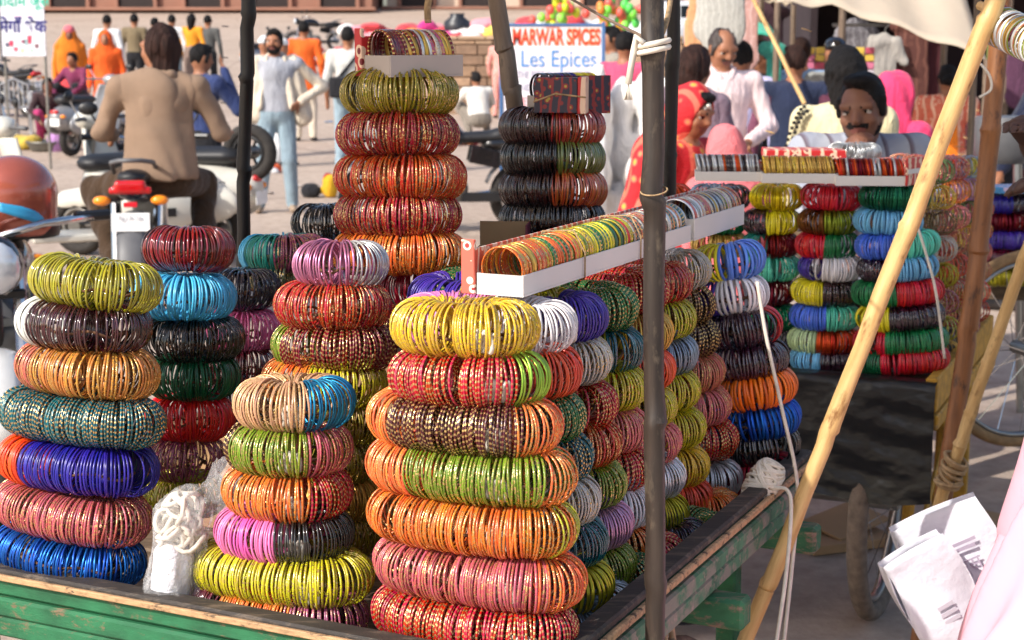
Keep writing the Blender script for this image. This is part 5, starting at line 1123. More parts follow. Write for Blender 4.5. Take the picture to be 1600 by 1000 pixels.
# person at the right edge with raised dark hands, and the person in pink with shopping bags
hx = at(1592, 215, 3.3)
person('person in white sleeves at right edge threading string with dark hands', 1700, 3.25, h=1.72, face=R(-70), top=c_('white_sleeves', 220, 216, 208), bottom=BLACK_C, skin='deep', res=.008, x=hx.x + .385, sleeve='short', seed=27, fingers=dict(curl=.75, rhn=(.3, 0, -1), lhn=(.3, 0, -1)),
    pose=dict(rs=(-.18, -.02, 1.385), re=(-.24, -.14, 1.20), rh=(-.10, -.36, 1.38), le=(.24, -.14, 1.14), lh=(.06, -.37, 1.28)))
pkx = at(1640, 800, 2.5).x
pw, J, hp, s = person('person in pale pink shawl at the lower right edge', 1700, 2.5, h=1.6, face=R(200), top=M('pale_pink_shawl', srgb(236, 176, 192), .9, 0, .05, 5, .2), bottom=M('pale_pink_shawl', srgb(230, 150, 172)), res=.012, x=pkx + .185, skirt=.26, hair='long', seed=28)
def shawl_p(B):
    B.limb((0, .05, 1.38), (.05, .04, .90), .19, .235, 'c', .06, ((0, 1, 0), .8)); B.limb((.06, .04, .90), (.22, .06, .35), .235, .30, 'c', .06, ((0, 1, 0), .8))
drape(pw, 'shawl', shawl_p, M('pale_pink_shawl', srgb(230, 150, 172), .9, 0, .05, 5, .12), .008, folds(.016, 26, 17))
# ------------------------------------------------------------------ two-wheelers (local: +x forward, origin on the ground between the wheels)
RED_LENS = M('red_lens', srgb(190, 14, 20), .15, 0, .1, 20, coat=.6); AMBER = M('amber_lens', srgb(244, 140, 14), .15, 0, .1, 20, coat=.6); GLASSL = M('lamp_glass', srgb(214, 220, 226), .08, .3, .05, 5)
PLATE = M('plate_white', srgb(236, 236, 234), .4); GREYP = M('grey_plastic', srgb(92, 92, 94), .5, 0, .15, 8); SEATM = M('seat_vinyl', srgb(34, 34, 36), .5, 0, .2, 12, .1)
ENG = M('engine_alloy', srgb(112, 110, 106), .45, .7, .25, 14, .2); INKG = M('grey_ink', srgb(140, 140, 150), .8)
def wheel_parts(root, x, rad, wid, rim=CHROME, nsp=12, tyre=RUBBER, z=None, y=0):
    z = rad if z is None else z; Mx = Matrix.Rotation(R(90), 3, 'X')
    w_ = MB().torus((x, y, z), rad - wid / 2, wid / 2, 32, 10, Mx, 1.1).build('wheel', tyre, root, smooth=True)
    MB().torus((x, y, z), rad - wid * 1.05, wid * .22, 28, 8, Mx, 2).build('rim', rim, w_, smooth=True)
    MB().tube([(x, y - wid * .9, z), (x, y + wid * .9, z)], .05, 14).build('hub', ENG, w_, smooth=30)
    for i in range(nsp):
        a = 2 * math.pi * i / nsp; MB().tube([(x, y + (.03 if i % 2 else -.03), z), (x + math.cos(a) * (rad - wid), y, z + math.sin(a) * (rad - wid))], .003 if rad > .25 else .012, 4).build('spoke', rim, w_)
TEXTS = []
def text(root, s_, loc, rot, size, mat_, name='lettering', sx=1, align='CENTER', bold=0):
    cu = bpy.data.curves.new(name, 'FONT'); cu.body = s_; cu.size = size; cu.align_x = align; cu.align_y = 'CENTER'; cu.extrude = .001; cu.offset = bold; cu.materials.append(mat_)
    o = link(name, cu, root); o.location = loc; o.rotation_euler = rot; o.scale = (sx, 1, 1); TEXTS.append(o); return o
def motorbike(label, loc, rz, paint, rear=True, mirrors=True, res=.014, fend=None, group=None):
    t = thing('motorbike', label, 'motorbike', loc, rz, group)
    wheel_parts(t, .64, .30, .085); wheel_parts(t, -.62, .30, .10)
    def body(name, fn, mt, r_=res):
        B = Body(); fn(B); return link(name, B.mesh(name, r_, {'c': mt}), t)
    body('tank', lambda B: (B.ell((.17, 0, .86), (.25, .135, .12), 'c', .03), B.limb((.0, 0, .82), (-.06, 0, .80), .09, .07, 'c', .03)), paint)
    body('seat', lambda B: (B.limb((-.05, 0, .79), (-.42, 0, .81), .085, .10, 'c', .03, ((0, 0, 1), .55)), B.limb((-.42, 0, .82), (-.64, 0, .86), .10, .085, 'c', .03, ((0, 0, 1), .5))), SEATM)
    body('tail_cowl', lambda B: (B.limb((-.35, 0, .73), (-.74, 0, .80), .10, .085, 'c', .03, ((0, 0, 1), .7)),), paint)
    body('engine', lambda B: (B.block((.10, 0, .38), (.17, .11, .12), 'c', rnd=.03), B.block((.20, 0, .54), (.09, .08, .12), 'c', rnd=.02), B.ell((-.02, .1, .38), (.12, .06, .12), 'c'), B.ell((-.02, -.1, .38), (.12, .06, .12), 'c')), ENG)
    fm = fend or paint
    def fen(q, cx, cz, r0, a0, a1, w_):
        n_ = 12
        def f(u, v_):
            a = R(a0 + (a1 - a0) * u); y = (v_ - .5) * w_; rr = r0 - .02 * (2 * v_ - 1) ** 2; return Vector((cx + rr * math.cos(a), y, cz + rr * math.sin(a)))
        q.sheet(f, n_, 6); return q
    fen(MB(), .64, .30, .345, 20, 170, .12).build('front_fender', fm, t, smooth=True, solid=.004); fen(MB(), -.62, .30, .36, 20, 200, .15).build('rear_fender', GREYP, t, smooth=True, solid=.004)
    for sg in (-1, 1):
        MB().tube([(.64, sg * .075, .30), (.44, sg * .075, .92)], .022, 10).build('fork', CHROME, t, smooth=30)
        MB().tube([(-.62, sg * .11, .30), (-.45, sg * .12, .68)], .026, 10).build('shock_absorber', CHROME, t, smooth=30)
        MB().tube([(.42, 0, .97), (.38, sg * .16, 1.01), (.26, sg * .36, 1.02)], .013, 8).build('handlebar', CHROME, t, smooth=True); MB().tube([(.30, sg * .27, 1.02), (.25, sg * .38, 1.02)], .019, 8).build('grip', BLACKP, t, smooth=30)
        if mirrors: MB().ball((.33, sg * .34, 1.19), (.02, .062, .042), 12).build('mirror', BLACKP, t, smooth=True), MB().tube([(.34, sg * .24, 1.02), (.33, sg * .33, 1.17)], .006, 6).build('mirror_stem', BLACKP, t)
        q = MB(); q.ball((-.80, sg * .155, .735), (.035, .05, .028), 12); q.build('indicator', AMBER, t, smooth=True); MB().tube([(-.78, sg * .06, .735), (-.79, sg * .13, .735)], .010, 6).build('indicator_stem', BLACKP, t)
        MB().tube([(.10, sg * .10, .22), (.16, sg * .22, .24)], .014, 6).build('foot_peg', BLACKP, t); MB().box((-.28, sg * .125, .64), (.26, .02, .14), Euler((0, R(-12), 0)), .008).build('side_panel', paint, t)
    MB().tube([(-.45, -.12, .86), (-.62, -.115, .93), (-.76, -.06, .95), (-.76, .06, .95), (-.62, .115, .93), (-.45, .12, .86)], .013, 8).build('grab_rail', GREYP, t, smooth=True)
    body('tail_lamp', lambda B: (B.block((-.80, 0, .81), (.035, .085, .036), 'c', .01, rnd=.02), B.block((-.79, 0, .79), (.035, .115, .02), 'c', .01, rnd=.012)), RED_LENS, .008)
    MB().box((-.835, 0, .715), (.012, .075, .028), bev=.004).build('reflector', M('red_reflector', srgb(214, 30, 46), .3), t)
    pl = MB().box((-.85, 0, .62), (.006, .205, .10), Euler((0, R(12), 0)), .002).build('number_plate', PLATE, t)
    for s_, zz in (('RJ19 3S', .642), ('2M 8147', .602)):
        o = text(pl, s_, (-.8545 - (zz - .62) * -.21 * -1 - .0, 0, zz), (R(90 - 12) if False else R(90), 0, R(-90)), .042, INKG); o.rotation_euler = (R(90), 0, R(-90))
    MB().box((-.83, 0, .48), (.014, .15, .19), Euler((0, R(10), 0)), .004).build('mud_flap', GREYP, t)
    MB().tube([(.25, -.10, .34), (.10, -.15, .26), (-.3, -.16, .29), (-.75, -.17, .36)], [.022, .024, .045, .045], 12).build('exhaust', CHROME, t, smooth=30)
    hl = MB().ball((.56, 0, .90), (.09, .095, .10), 16).build('headlamp', paint, t, smooth=True); MB().ball((.612, 0, .90), (.045, .082, .086), 16).build('lens', GLASSL, hl, smooth=True)
    for zz in ((.45, 0, .92), (.48, 0, .8)): MB().box(zz, (.07, .19, .03), bev=.005).build('fork_clamp', BLACKP, t)
    MB().tube([(.40, 0, .86), (.12, 0, .28), (-.2, 0, .30), (-.62, 0, .30)], .022, 8).build('frame_tube', BLACKP, t, smooth=True)
    MB().box((-.35, .13, .31), (.55, .03, .08), bev=.012).build('chain_case', BLACKP, t)
    return t
def scooter(label, loc, rz, paint, res=.016, spare=True, group=None, lean=0):
    t = thing('scooter', label, 'scooter', loc, rz, group); t.rotation_euler = (R(lean), 0, rz)
    wheel_parts(t, .62, .23, .10, STEEL, 6); wheel_parts(t, -.52, .23, .10, STEEL, 6)
    def body(name, fn, mt, r_=res):
        B = Body(); fn(B); return link(name, B.mesh(name, r_, {'c': mt}), t)
    body('rear_body', lambda B: (B.ell((-.48, 0, .52), (.40, .21, .20), 'c', .04), B.limb((-.14, 0, .62), (-.78, 0, .56), .14, .10, 'c', .05), B.ell((-.52, 0, .20), (.26, .30, .20), 'c', .01, sub=True)), paint)
    for sg in (-1, 1):
        body('side_cowl', lambda B: (B.ell((-.50, sg * .20, .45), (.30, .075, .16), 'c', .02),), paint)
        MB().box((-.48, sg * .279, .43), (.20, .006, .06), bev=.002).build('cowl_grille', BLACKP, t)
        MB().tube([(.50, 0, 1.0), (.46, sg * .14, 1.03), (.40, sg * .34, 1.03)], .016, 8).build('handlebar', GREYP, t, smooth=True); MB().ball((.46, sg * .33, 1.2), (.02, .06, .04), 12).build('mirror', BLACKP, t, smooth=True); MB().tube([(.45, sg * .22, 1.04), (.46, sg * .33, 1.18)], .006, 6).build('mirror_stem', CHROME, t)
        MB().ball((-.84, sg * .12, .56), (.025, .045, .025), 10).build('indicator', AMBER, t, smooth=True)
    def shield(u, v_):
        y = (u - .5) * 2; wd = .20 + .05 * math.sin(v_ * 3.0) - .05 * v_ ** 3; return Vector((.36 + .16 * v_ - .10 * y * y * (.6 + .4 * v_) + .02, y * wd, .30 + .66 * v_))
    MB().sheet(shield, 12, 14).build('leg_shield', paint, t, smooth=True, solid=.018)
    MB().box((.12, 0, .27), (.50, .34, .05), bev=.018).build('floor_board', paint, t)
    body('front_fender', lambda B: (B.limb((.46, 0, .44), (.72, 0, .40), .10, .09, 'c', .04, ((0, 1, 0), .8)), B.limb((.5, 0, .45), (.46, 0, .66), .08, .06, 'c', .04), B.ell((.62, 0, .22), (.25, .08, .22), 'c', .01, sub=True)), paint)
    hd = body('handlebar_cowl', lambda B: B.ell((.50, 0, 1.02), (.10, .13, .08), 'c', .03), paint); MB().ball((.575, 0, 1.02), (.045, .07, .062), 14).build('headlamp', GLASSL, t, smooth=True)
    MB().tube([(.62, 0, .24), (.46, 0, .98)], .03, 10).build('steering_column', STEEL, t, smooth=30)
    body('seat', lambda B: (B.limb((-.10, 0, .76), (-.62, 0, .78), .13, .14, 'c', .03, ((0, 0, 1), .5)),), SEATM)
    body('tail_lamp', lambda B: B.ell((-.86, 0, .62), (.03, .07, .035), 'c', .01), RED_LENS, .01)
    MB().box((-.885, 0, .48), (.006, .18, .10), bev=.002).build('number_plate', PLATE, t); MB().box((.372, -.14, .56), (.012, .05, .05), bev=.002).build('badge', RED_LENS, t)
    if spare: wheel_parts(t, -.80, .21, .09, BLACKP, 6, RUBBER, .80)
    return t
CREAM_P = M('cream_paint', srgb(206, 202, 190), .35, 0, .08, 4, coat=.4); DARKB = M('dark_blue_paint', srgb(22, 28, 44), .25, 0, .1, 5, coat=.6); BLACKPT = M('black_paint', srgb(16, 16, 18), .2, 0, .1, 5, coat=.7); GREY_PT = M('silver_grey_paint', srgb(150, 150, 152), .35, .3, .1, 5)
gx = lambda px, Y: (at(px, 500, Y).x, Y, ground_z(Y))
motorbike('dark motorbike with red tail lamp and white plate under the rider', (at(232, 500, 9.55).x, 9.55, 0), R(98), DARKB)
motorbike('dark motorbike at the left edge below the copper helmet', (at(-5, 500, 5.55).x, 5.55, 0), R(-72), BLACKPT, mirrors=False, fend=M('pale_fender', srgb(206, 206, 204), .3, 0, .1, 5, coat=.4))
motorbike('black motorbike parked between the orange tower and spice sign', gx(706, 13.4), R(186), BLACKPT)
scooter('cream scooter with dark trim left of the rider', gx(138, 11.0), R(205), CREAM_P, spare=False)
scooter('cream scooter with black seat parked right of the rider', gx(246, 11.8), R(163), CREAM_P)
scooter('grey scooter with spare wheel on the far slope', gx(428, 40), R(60), GREY_PT, .025)
scooter('pale scooter below the orange veiled person', gx(158, 22.5), R(70), GREY_PT, .022, False)
motorbike('dark motorbike far away left of the pink cloth heap', gx(503, 48), R(200), BLACKPT, res=.03)
motorbike('dark motorbike behind the plastic chairs at the left edge', gx(28, 29), R(150), BLACKPT, res=.025)
# helmet
hc = at(22, 302, 5.35); ht = thing('helmet', 'copper red motorcycle helmet with blue flash on handlebar', 'helmet', hc, R(-50))
B = Body(); B.ell((0, 0, 0), (.125, .145, .128), 'c', .02); B.limb((0, -.06, -.07), (0, .03, -.09), .10, .11, 'c', .03); B.ell((0, -.17, -.005), (.105, .085, .062), 'c', .01, sub=True); B.block((0, 0, -.20), (.2, .2, .06), 'c', sub=True)
link('shell', B.mesh('shell', .008, {'c': M('copper_paint', srgb(170, 88, 70), .2, .25, .12, 5, coat=.8)}), ht)
B = Body(); B.limb((0, -.05, -.10), (0, .05, -.115), .09, .10, 'c', .02); B.block((0, 0, -.21), (.2, .2, .06), 'c', sub=True); link('padding', B.mesh('padding', .01, {'c': BLACKP}), ht)
for sg in (-1, 1): MB().sheet(lambda u, v_: Vector((sg * .1285 * math.cos((u - .5) * 1.1) * (1 - .08 * v_), -.02 + .149 * math.sin((u - .5) * 1.1), -.055 + (.03 + .025 * u) * (v_ - .5) + .03 * (u - .5) * -1.6)), 12, 3).build('flash', M('blue_flash', srgb(60, 160, 206), .3), ht, smooth=True, solid=.002)
# ------------------------------------------------------------------ signs
sg_ = thing('sign_board', 'white hand painted spice sign with blue frame', 'sign', gx(861, 14), R(0))
zt = at(861, 37, 14).z; W_ = 160 * mpp(14); zb_ = .02; H_ = zt - zb_
MB().box((0, 0, zb_ + H_ / 2), (W_, .02, H_), bev=.002).build('panel', M('sign_white', srgb(232, 226, 232), .6, 0, .04, 3), sg_)
BLUEF = M('blue_frame_paint', srgb(74, 112, 160), .5)
for x_ in (-1, 1): MB().box((x_ * (W_ / 2 - .014), -.004, zb_ + H_ / 2), (.03, .034, H_ + .03), bev=.003).build('frame_bar', BLUEF, sg_)
for z_ in (zb_ + .012, zt - .010): MB().box((0, -.004, z_), (W_ - .06, .030, .024), bev=.003).build('frame_bar', BLUEF, sg_)
for x_ in (-.3, .3): MB().tube([(x_, .03, zt - .1), (x_, .5, 0)], .014, 6).build('prop', BLUEF, sg_)
RT = M('red_lettering', srgb(226, 62, 44), .6); BT = M('blue_lettering', srgb(68, 140, 208), .6); GT = M('grey_lettering', srgb(168, 166, 186), .6); PT = M('pink_lettering', srgb(240, 140, 140), .6); SHADOWT = M('orange_lettering_edge', srgb(248, 180, 110), .6)
zpx = lambda py: at(861, py, 14).z
up = (R(90), 0, 0)
text(sg_, 'MARWAR SPICES', (.035, -.0125, zpx(59)), up, .185, SHADOWT, 'lettering_edge', .545, bold=.010); text(sg_, 'MARWAR SPICES', (.035, -.0145, zpx(59)), up, .185, RT, sx=.545, bold=.004)
text(sg_, 'Les Epices', (.055, -.0135, zpx(93)), up, .20, BT, sx=.80)
text(sg_, 'THE BEST QUALITY SPICES', (.03, -.0135, zpx(117)), up, .085, GT, sx=.66); text(sg_, 'AND PURE', (-.16, -.0135, zpx(137)), up, .085, GT, sx=.8); text(sg_, 'ER', (-.21, -.0135, zpx(159)), up, .10, PT); text(sg_, '-' * 9, (.0, -.0135, zpx(42)), up, .06, RT, 'flourish', .7)
s2 = thing('sign_board', 'white juice stall sign with dark blue Hindi lettering', 'sign', gx(60, 20), R(0)); z_ = lambda py: at(60, py, 20).z - ground_z(20); w2 = 66 * mpp(20)
MB().box((0, 0, (z_(88) + z_(-50)) / 2), (w2, .03, z_(-50) - z_(88)), bev=.003).build('panel', M('sign_white2', srgb(226, 226, 232), .5), s2)
MB().box((-w2 / 2 - .012, 0, (z_(96) + z_(-50)) / 2), (.022, .04, z_(-50) - z_(96)), bev=.002).build('frame_bar', M('grey_frame', srgb(90, 92, 98), .5), s2)
for x_ in (-w2 / 2 + .02, w2 / 2 - .02): MB().tube([(x_, .02, z_(88)), (x_, .02, 0)], .018, 8).build('post', STEEL, s2)
text(s2, 'मेगाँ शेक', (0, -.018, z_(42)), up, .20, M('navy_lettering', srgb(54, 52, 120), .6), sx=.92, bold=.008); text(s2, 'बादाम जूस', (.01, -.018, z_(3)), up, .17, M('teal_lettering', srgb(56, 178, 150), .6), bold=.004)
MB().box((0, -.0165, z_(22)), (w2 * .74, .003, .07), bev=.001).build('pale_stripe', M('pale_pink_print', srgb(238, 214, 230), .6), s2)
for i, (dx, py, c, hh) in enumerate([(-.20, 70, (90, 90, 110), .05), (-.15, 68, (206, 60, 90), .07), (-.10, 77, (230, 90, 110), .05), (.0, 65, (150, 70, 100), .04), (.035, 66, (160, 186, 190), .08), (.075, 62, (206, 60, 90), .10), (.16, 72, (130, 90, 100), .05), (-.02, 79, (210, 220, 170), .05), (.09, 79, (170, 200, 180), .05)]):
    MB().prism([(-.02, -hh / 2), (.02, -hh / 2), (.028, hh / 2), (-.028, hh / 2)], .004, Matrix.Translation((dx, -.017, z_(py)))).build('painted_glass', M('print_%d' % i, srgb(*c), .6), s2)
# ------------------------------------------------------------------ plaza things
PC = M('grey_plastic_chair', srgb(150, 150, 152), .4)
def chair(label, px, Y, rz):
    t = thing('plastic_chair', label, 'chair', gx(px, Y), rz, 'plastic chairs by the juice sign')
    MB().box((0, 0, .43), (.46, .44, .03), bev=.012).build('seat', PC, t)
    for sx in (-.2, .2):
        MB().tube([(sx * 1.1, -.2, 0), (sx, -.18, .43)], .02, 6).build('leg', PC, t); MB().tube([(sx * 1.1, .22, 0), (sx, .19, .43)], .02, 6).build('leg', PC, t)
        MB().tube([(sx * 1.15, -.17, .43), (sx * 1.2, -.16, .64), (sx * 1.15, .2, .66)], .02, 6).build('armrest', PC, t, smooth=True)
    bk = MB().tube([(-.21, .2, .43), (-.22, .25, .78), (0, .27, .88), (.22, .25, .78), (.21, .2, .43)], .022, 6).build('back_frame', PC, t, smooth=True)
    for i in range(5): MB().tube([(-.14 + .07 * i, .21, .45), (-.14 + .07 * i, .26, .84)], .016, 5).build('slat', PC, bk)
chair('grey plastic chair nearest the left edge', 14, 24.0, R(160)); chair('grey plastic chair below the juice sign', 42, 25.5, R(20)); chair('grey plastic chair right of the juice sign post', 92, 25.8, R(-10))
bz_ = thing('basin', 'round grey metal basin on the ground', 'basin', gx(88, 23)); MB().lathe([(0, .01), (.24, .01), (.30, .12), (.315, .125), (.31, .14), (.285, .13), (.23, .03), (0, .03)], 28).build('bowl', M('grey_tin', srgb(112, 110, 104), .45, .5), bz_, smooth=40)
def heap(name, label, c, blobs, mats, res, cat='cloth heap', fold=(.03, 12), seed=1):
    t = thing(name, label, cat, c); B = Body()
    for (x, y, z, rx, ry, rz_, k) in blobs: B.ell((x, y, z), (rx, ry, rz_), k, .04)
    B.block((0, 0, -.35), (6, 6, .35), 'z', sub=True)
    link('cloth', B.mesh(name, res, mats, folds(fold[0], fold[1], seed)), t); return t
heap('cloth_heap', 'yellow cloth bundle on the ground left of the basin', gx(42, 23.2), [(0, 0, .05, .34, .2, .14, 'a'), (.15, 0, .1, .2, .16, .12, 'a')], {'a': c_('yellow_cloth', 206, 176, 76)}, .03)
heap('cloth_heap', 'lilac cloth draped over the edge of the basin', (gx(112, 23)[0], 22.9, ground_z(22.9)), [(0, 0, .15, .17, .12, .24, 'a'), (-.05, .05, .3, .1, .08, .1, 'a')], {'a': c_('lilac_cloth', 176, 132, 186)}, .025)
heap('sack', 'small black bag and yellow packet near the jacket man', gx(508, 16.4), [(-.12, 0, .07, .1, .09, .08, 'k'), (.08, 0, .1, .08, .07, .14, 'y'), (.06, .03, .2, .06, .05, .06, 'r')], {'k': BLACK_C, 'y': c_('yellow_pack', 206, 160, 40), 'r': c_('red_pack', 150, 40, 44)}, .018, 'bag', (.01, 30))
heap('cloth_scrap', 'orange cloth scrap on the ground behind the jacket man', gx(426, 19.5), [(0, 0, .04, .16, .1, .1, 'o'), (.02, -.08, .02, .12, .08, .05, 'w')], {'o': c_('orange_scrap', 226, 96, 50), 'w': WHITE_C}, .02, 'cloth', (.012, 26))
MIXC = {'r': c_('heap_red', 206, 70, 76), 'p': c_('heap_pink', 226, 150, 160), 'o': c_('heap_orange', 232, 140, 70), 'y': c_('heap_yellow', 226, 196, 90), 'g': c_('heap_green', 110, 160, 120), 'b': c_('heap_blue', 90, 130, 170), 'w': c_('heap_white', 226, 222, 218), 'm': c_('heap_magenta', 206, 60, 130)}
def mixed_heap(label, px, Y, w_, d, h_, keys, n_, seed, z=None, res=.05, name='cloth_heap'):
    rg = random.Random(seed); c = gx(px, Y); c = (c[0], c[1], c[2] if z is None else z)
    return heap(name, label, c, [(rg.uniform(-w_, w_) / 2, rg.uniform(-d, d) / 2, rg.uniform(0, h_), rg.uniform(.10, .24) * w_ * .5 + .06, rg.uniform(.1, .3) * d + .06, rg.uniform(.15, .5) * h_ + .03, rg.choice(keys)) for _ in range(n_)], MIXC, res, 'cloth heap', (.035, 11), seed)
mixed_heap('colourful cloth spread on the ground beside the crouching person', 752, 24.2, 1.0, .7, .06, 'yrgboprw', 16, 3, res=.03)
mixed_heap('heap of pink and red cloth on the far ground left of tower', 590, 44, 4.2, 2.5, .35, 'prompr', 22, 4, res=.07)
mixed_heap('white tarpaulin dome behind the orange tower', 600, 33, 1.6, 1.2, .3, 'w', 8, 5, res=.05, name='tarpaulin')
mixed_heap('grey white cloth cover over goods behind the sari', 978, 11.5, .55, .7, 1.1, 'w', 14, 6, res=.03, name='tarpaulin')
# terrace with stone retaining wall
STONE = [M('wall_stone_%d' % i, srgb(*c), .9, 0, .2, 10, .5) for i, c in enumerate([(150, 122, 98), (168, 138, 112), (136, 110, 90), (178, 150, 124)])]
x0, x1 = at(632, 500, 30).x, at(1060, 500, 30).x; zt_ = at(700, 62, 30).z; zg_ = ground_z(30) - .05
tw = tag(MB().box(((x0 + x1) / 2, 33.06, (zt_ + zg_) / 2), (x1 - x0, 6, zt_ - zg_)).build('terrace_wall', M('wall_mortar', srgb(120, 100, 84), .95, 0, .2, 8, .4)), 'rough stone retaining wall of the terrace behind the spice sign', 'wall')
random.seed(21); zz = zg_
row_i = 0
while zz < zt_ - .05:
    rh = min(random.uniform(.15, .24), zt_ - zz); xx = x0 - random.uniform(0, .3)
    while xx < x1:
        ln = random.uniform(.28, .6)
        if xx + ln > x0 + .02:
            a_, b_ = max(xx, x0), min(xx + ln, x1)
            if b_ - a_ > .05: MB().box(((a_ + b_) / 2, 30.05 - random.uniform(0, .02), zz + rh / 2), (b_ - a_ - .018, .12, rh - .018), bev=.012).build('stone', random.choice(STONE), tw)
        xx += ln
    zz += rh
for i in range(10): MB().box((x0 + (i + .5) * (x1 - x0) / 10, 30.12, zt_ + .035), ((x1 - x0) / 10 - .015, .36, .07), bev=.012).build('coping_stone', STONE[3], tw)
tz = zt_ + .0
mixed_heap('red and orange cloth wares heaped on the terrace edge', 690, 31.2, 1.9, .8, .15, 'ropwmr', 18, 7, z=tz + .02, res=.04)
mixed_heap('white and pink cloth bales on the terrace left of stick', 755, 31.2, 1.2, .8, .18, 'wwpry', 12, 8, z=tz + .02, res=.04)
mixed_heap('pale cloth bales on the terrace above the spice sign', 850, 32.5, 2.4, .8, .35, 'wwwprw', 14, 18, z=tz + .02, res=.05)
mixed_heap('bright mixed cloth heap at the back of the terrace', 640, 34.5, 2.6, .9, .25, 'mrwpro', 16, 28, z=tz + .02, res=.05)
dk = thing('water_pot', 'round black pot standing on the terrace', 'pot', (at(716, 500, 31).x, 31.4, tz), 0); MB().lathe([(0, 0), (.14, .0), (.26, .16), (.25, .34), (.13, .44), (.15, .5), (.11, .5), (.0, .42)], 24).build('pot', M('black_pot', srgb(40, 42, 48), .4), dk, smooth=True)
for i, (px, py, cols, lab) in enumerate([(872, 22, [(206, 220, 50), (150, 220, 80), (230, 90, 80)], 'bunch of yellow and green balloons above the spice sign'), (975, 22, [(130, 220, 80), (90, 210, 90), (230, 100, 90)], 'bunch of bright green balloons left of the sooty pole'), (940, 30, [(236, 170, 50), (230, 140, 60)], 'small bunch of orange balloons behind the sign')]):
    pc_ = at(px, py, 28.5); bt = thing('balloon_bunch', lab, 'balloons', (pc_.x, pc_.y, pc_.z), group='balloon bunches')
    for j in range(26 if i < 2 else 10):
        MB().ball((random.gauss(0, .22), random.gauss(0, .12), random.gauss(0, .17)), (.075, .075, .09), 10).build('balloon', M('balloon_%d_%d' % (i, j % len(cols)), srgb(*cols[j % len(cols)]), .3, 0, .05, 5), bt, smooth=True)
    MB().tube([(0, 0, -.1), (.05, .2, tz - pc_.z if pc_.y > 30 else -pc_.z + ground_z(28.5))], .012, 6).build('stick', BAM_Y, bt)
# parked white car on the far slope
ct = thing('parked_car', 'white car parked beyond the sooty pole', 'car', (at(1092, 500, 38).x, 38, ground_z(38) + .55), R(20))
B = Body(); B.block((0, 0, .62), (2.0, .82, .30), 'c', .1, rnd=.16); B.block((-.15, 0, 1.08), (1.1, .70, .30), 'c', .15, rnd=.2); link('body', B.mesh('body', .06, {'c': M('white_car_paint', srgb(224, 224, 226), .3, 0, .03, 3, coat=.6)}), ct)
for sy in (-1, 1):
    for xw in (-.62, .12, .62): MB().box((xw - .1, sy * .70, 1.12), (.5 if xw < .5 else .3, .03, .3), bev=.01).build('window', M('car_glass', srgb(40, 48, 54), .08), ct)
    for xw in (-1.2, 1.2): MB().torus((xw, sy * .74, .31), .23, .09, 20, 8, Matrix.Rotation(R(90), 3, 'X')).build('wheel', RUBBER, ct, smooth=True)
MB().box((.86, 0, 1.1), (.04, 1.1, .34), Euler((0, R(-30), 0)), .01).build('windscreen', MATS['car_glass'], ct)
for sy in (-.55, .55): MB().ball((1.98, sy, .68), (.06, .16, .09), 12).build('headlight', GLASSL, ct, smooth=True)
# ------------------------------------------------------------------ far buildings
SAND = M('red_sandstone', srgb(150, 108, 90), .9, 0, .12, .6, .3); PLASTER = M('pale_plaster', srgb(206, 186, 166), .9, 0, .1, .5); DOORM = M('dark_doorway', srgb(44, 34, 32), .8)
def building(label, xa, xb, Y, base_z, h_, wall, ndoor, plinth=.14):
    t = thing('building', label, 'building', ((xa + xb) / 2, Y, base_z)); W = xb - xa
    MB().box((0, 3, h_ / 2), (W, 6, h_), bev=.02).build('wall', wall, t); MB().box((0, -.3, plinth / 2), (W + .4, .8, plinth), bev=.03).build('plinth', SAND, t); MB().box((0, -.15, h_ - .2), (W + .5, .6, .3), bev=.03).build('cornice', SAND, t)
    for i in range(ndoor):
        x = -W / 2 + (i + .5) * W / ndoor; f = MB().box((x, -.04, plinth + 1.25), (W / ndoor * .52, .1, 2.5), bev=.02).build('door', DOORM, t)
        for sx in (-1, 1): MB().box((x + sx * W / ndoor * .29, -.1, plinth + 1.3), (W / ndoor * .06, .22, 2.6), bev=.02).build('pillar', SAND, f)
        MB().box((x, -.12, plinth + 2.7), (W / ndoor * .66, .26, .2), bev=.02).build('lintel', SAND, f)
        if h_ > 5: w_ = MB().box((x, -.03, plinth + 4.4), (W / ndoor * .34, .08, 1.3), bev=.02).build('window', DOORM, t); MB().box((x, -.1, plinth + 3.66), (W / ndoor * .44, .22, .1), bev=.01).build('sill', SAND, w_)
zb70 = at(300, 17, 70).z
building('long red sandstone building at the far left of plaza', -32, -6, 70, zb70, 7.5, SAND, 9)
building('pale plastered building far behind the towers', -5.6, 8, 73, zb70 + .1, 8.5, PLASTER, 5)
building('pale pink building far behind the cloth terrace', 8.4, 28, 71, zb70, 7.5, M('pink_plaster', srgb(200, 160, 146), .9, 0, .1, .5), 6)
building('low brown shop row behind the market stalls', 6.0, 24, 21, 0, 3.4, M('brown_shop', srgb(96, 76, 66), .9, 0, .2, 1), 6, .25)
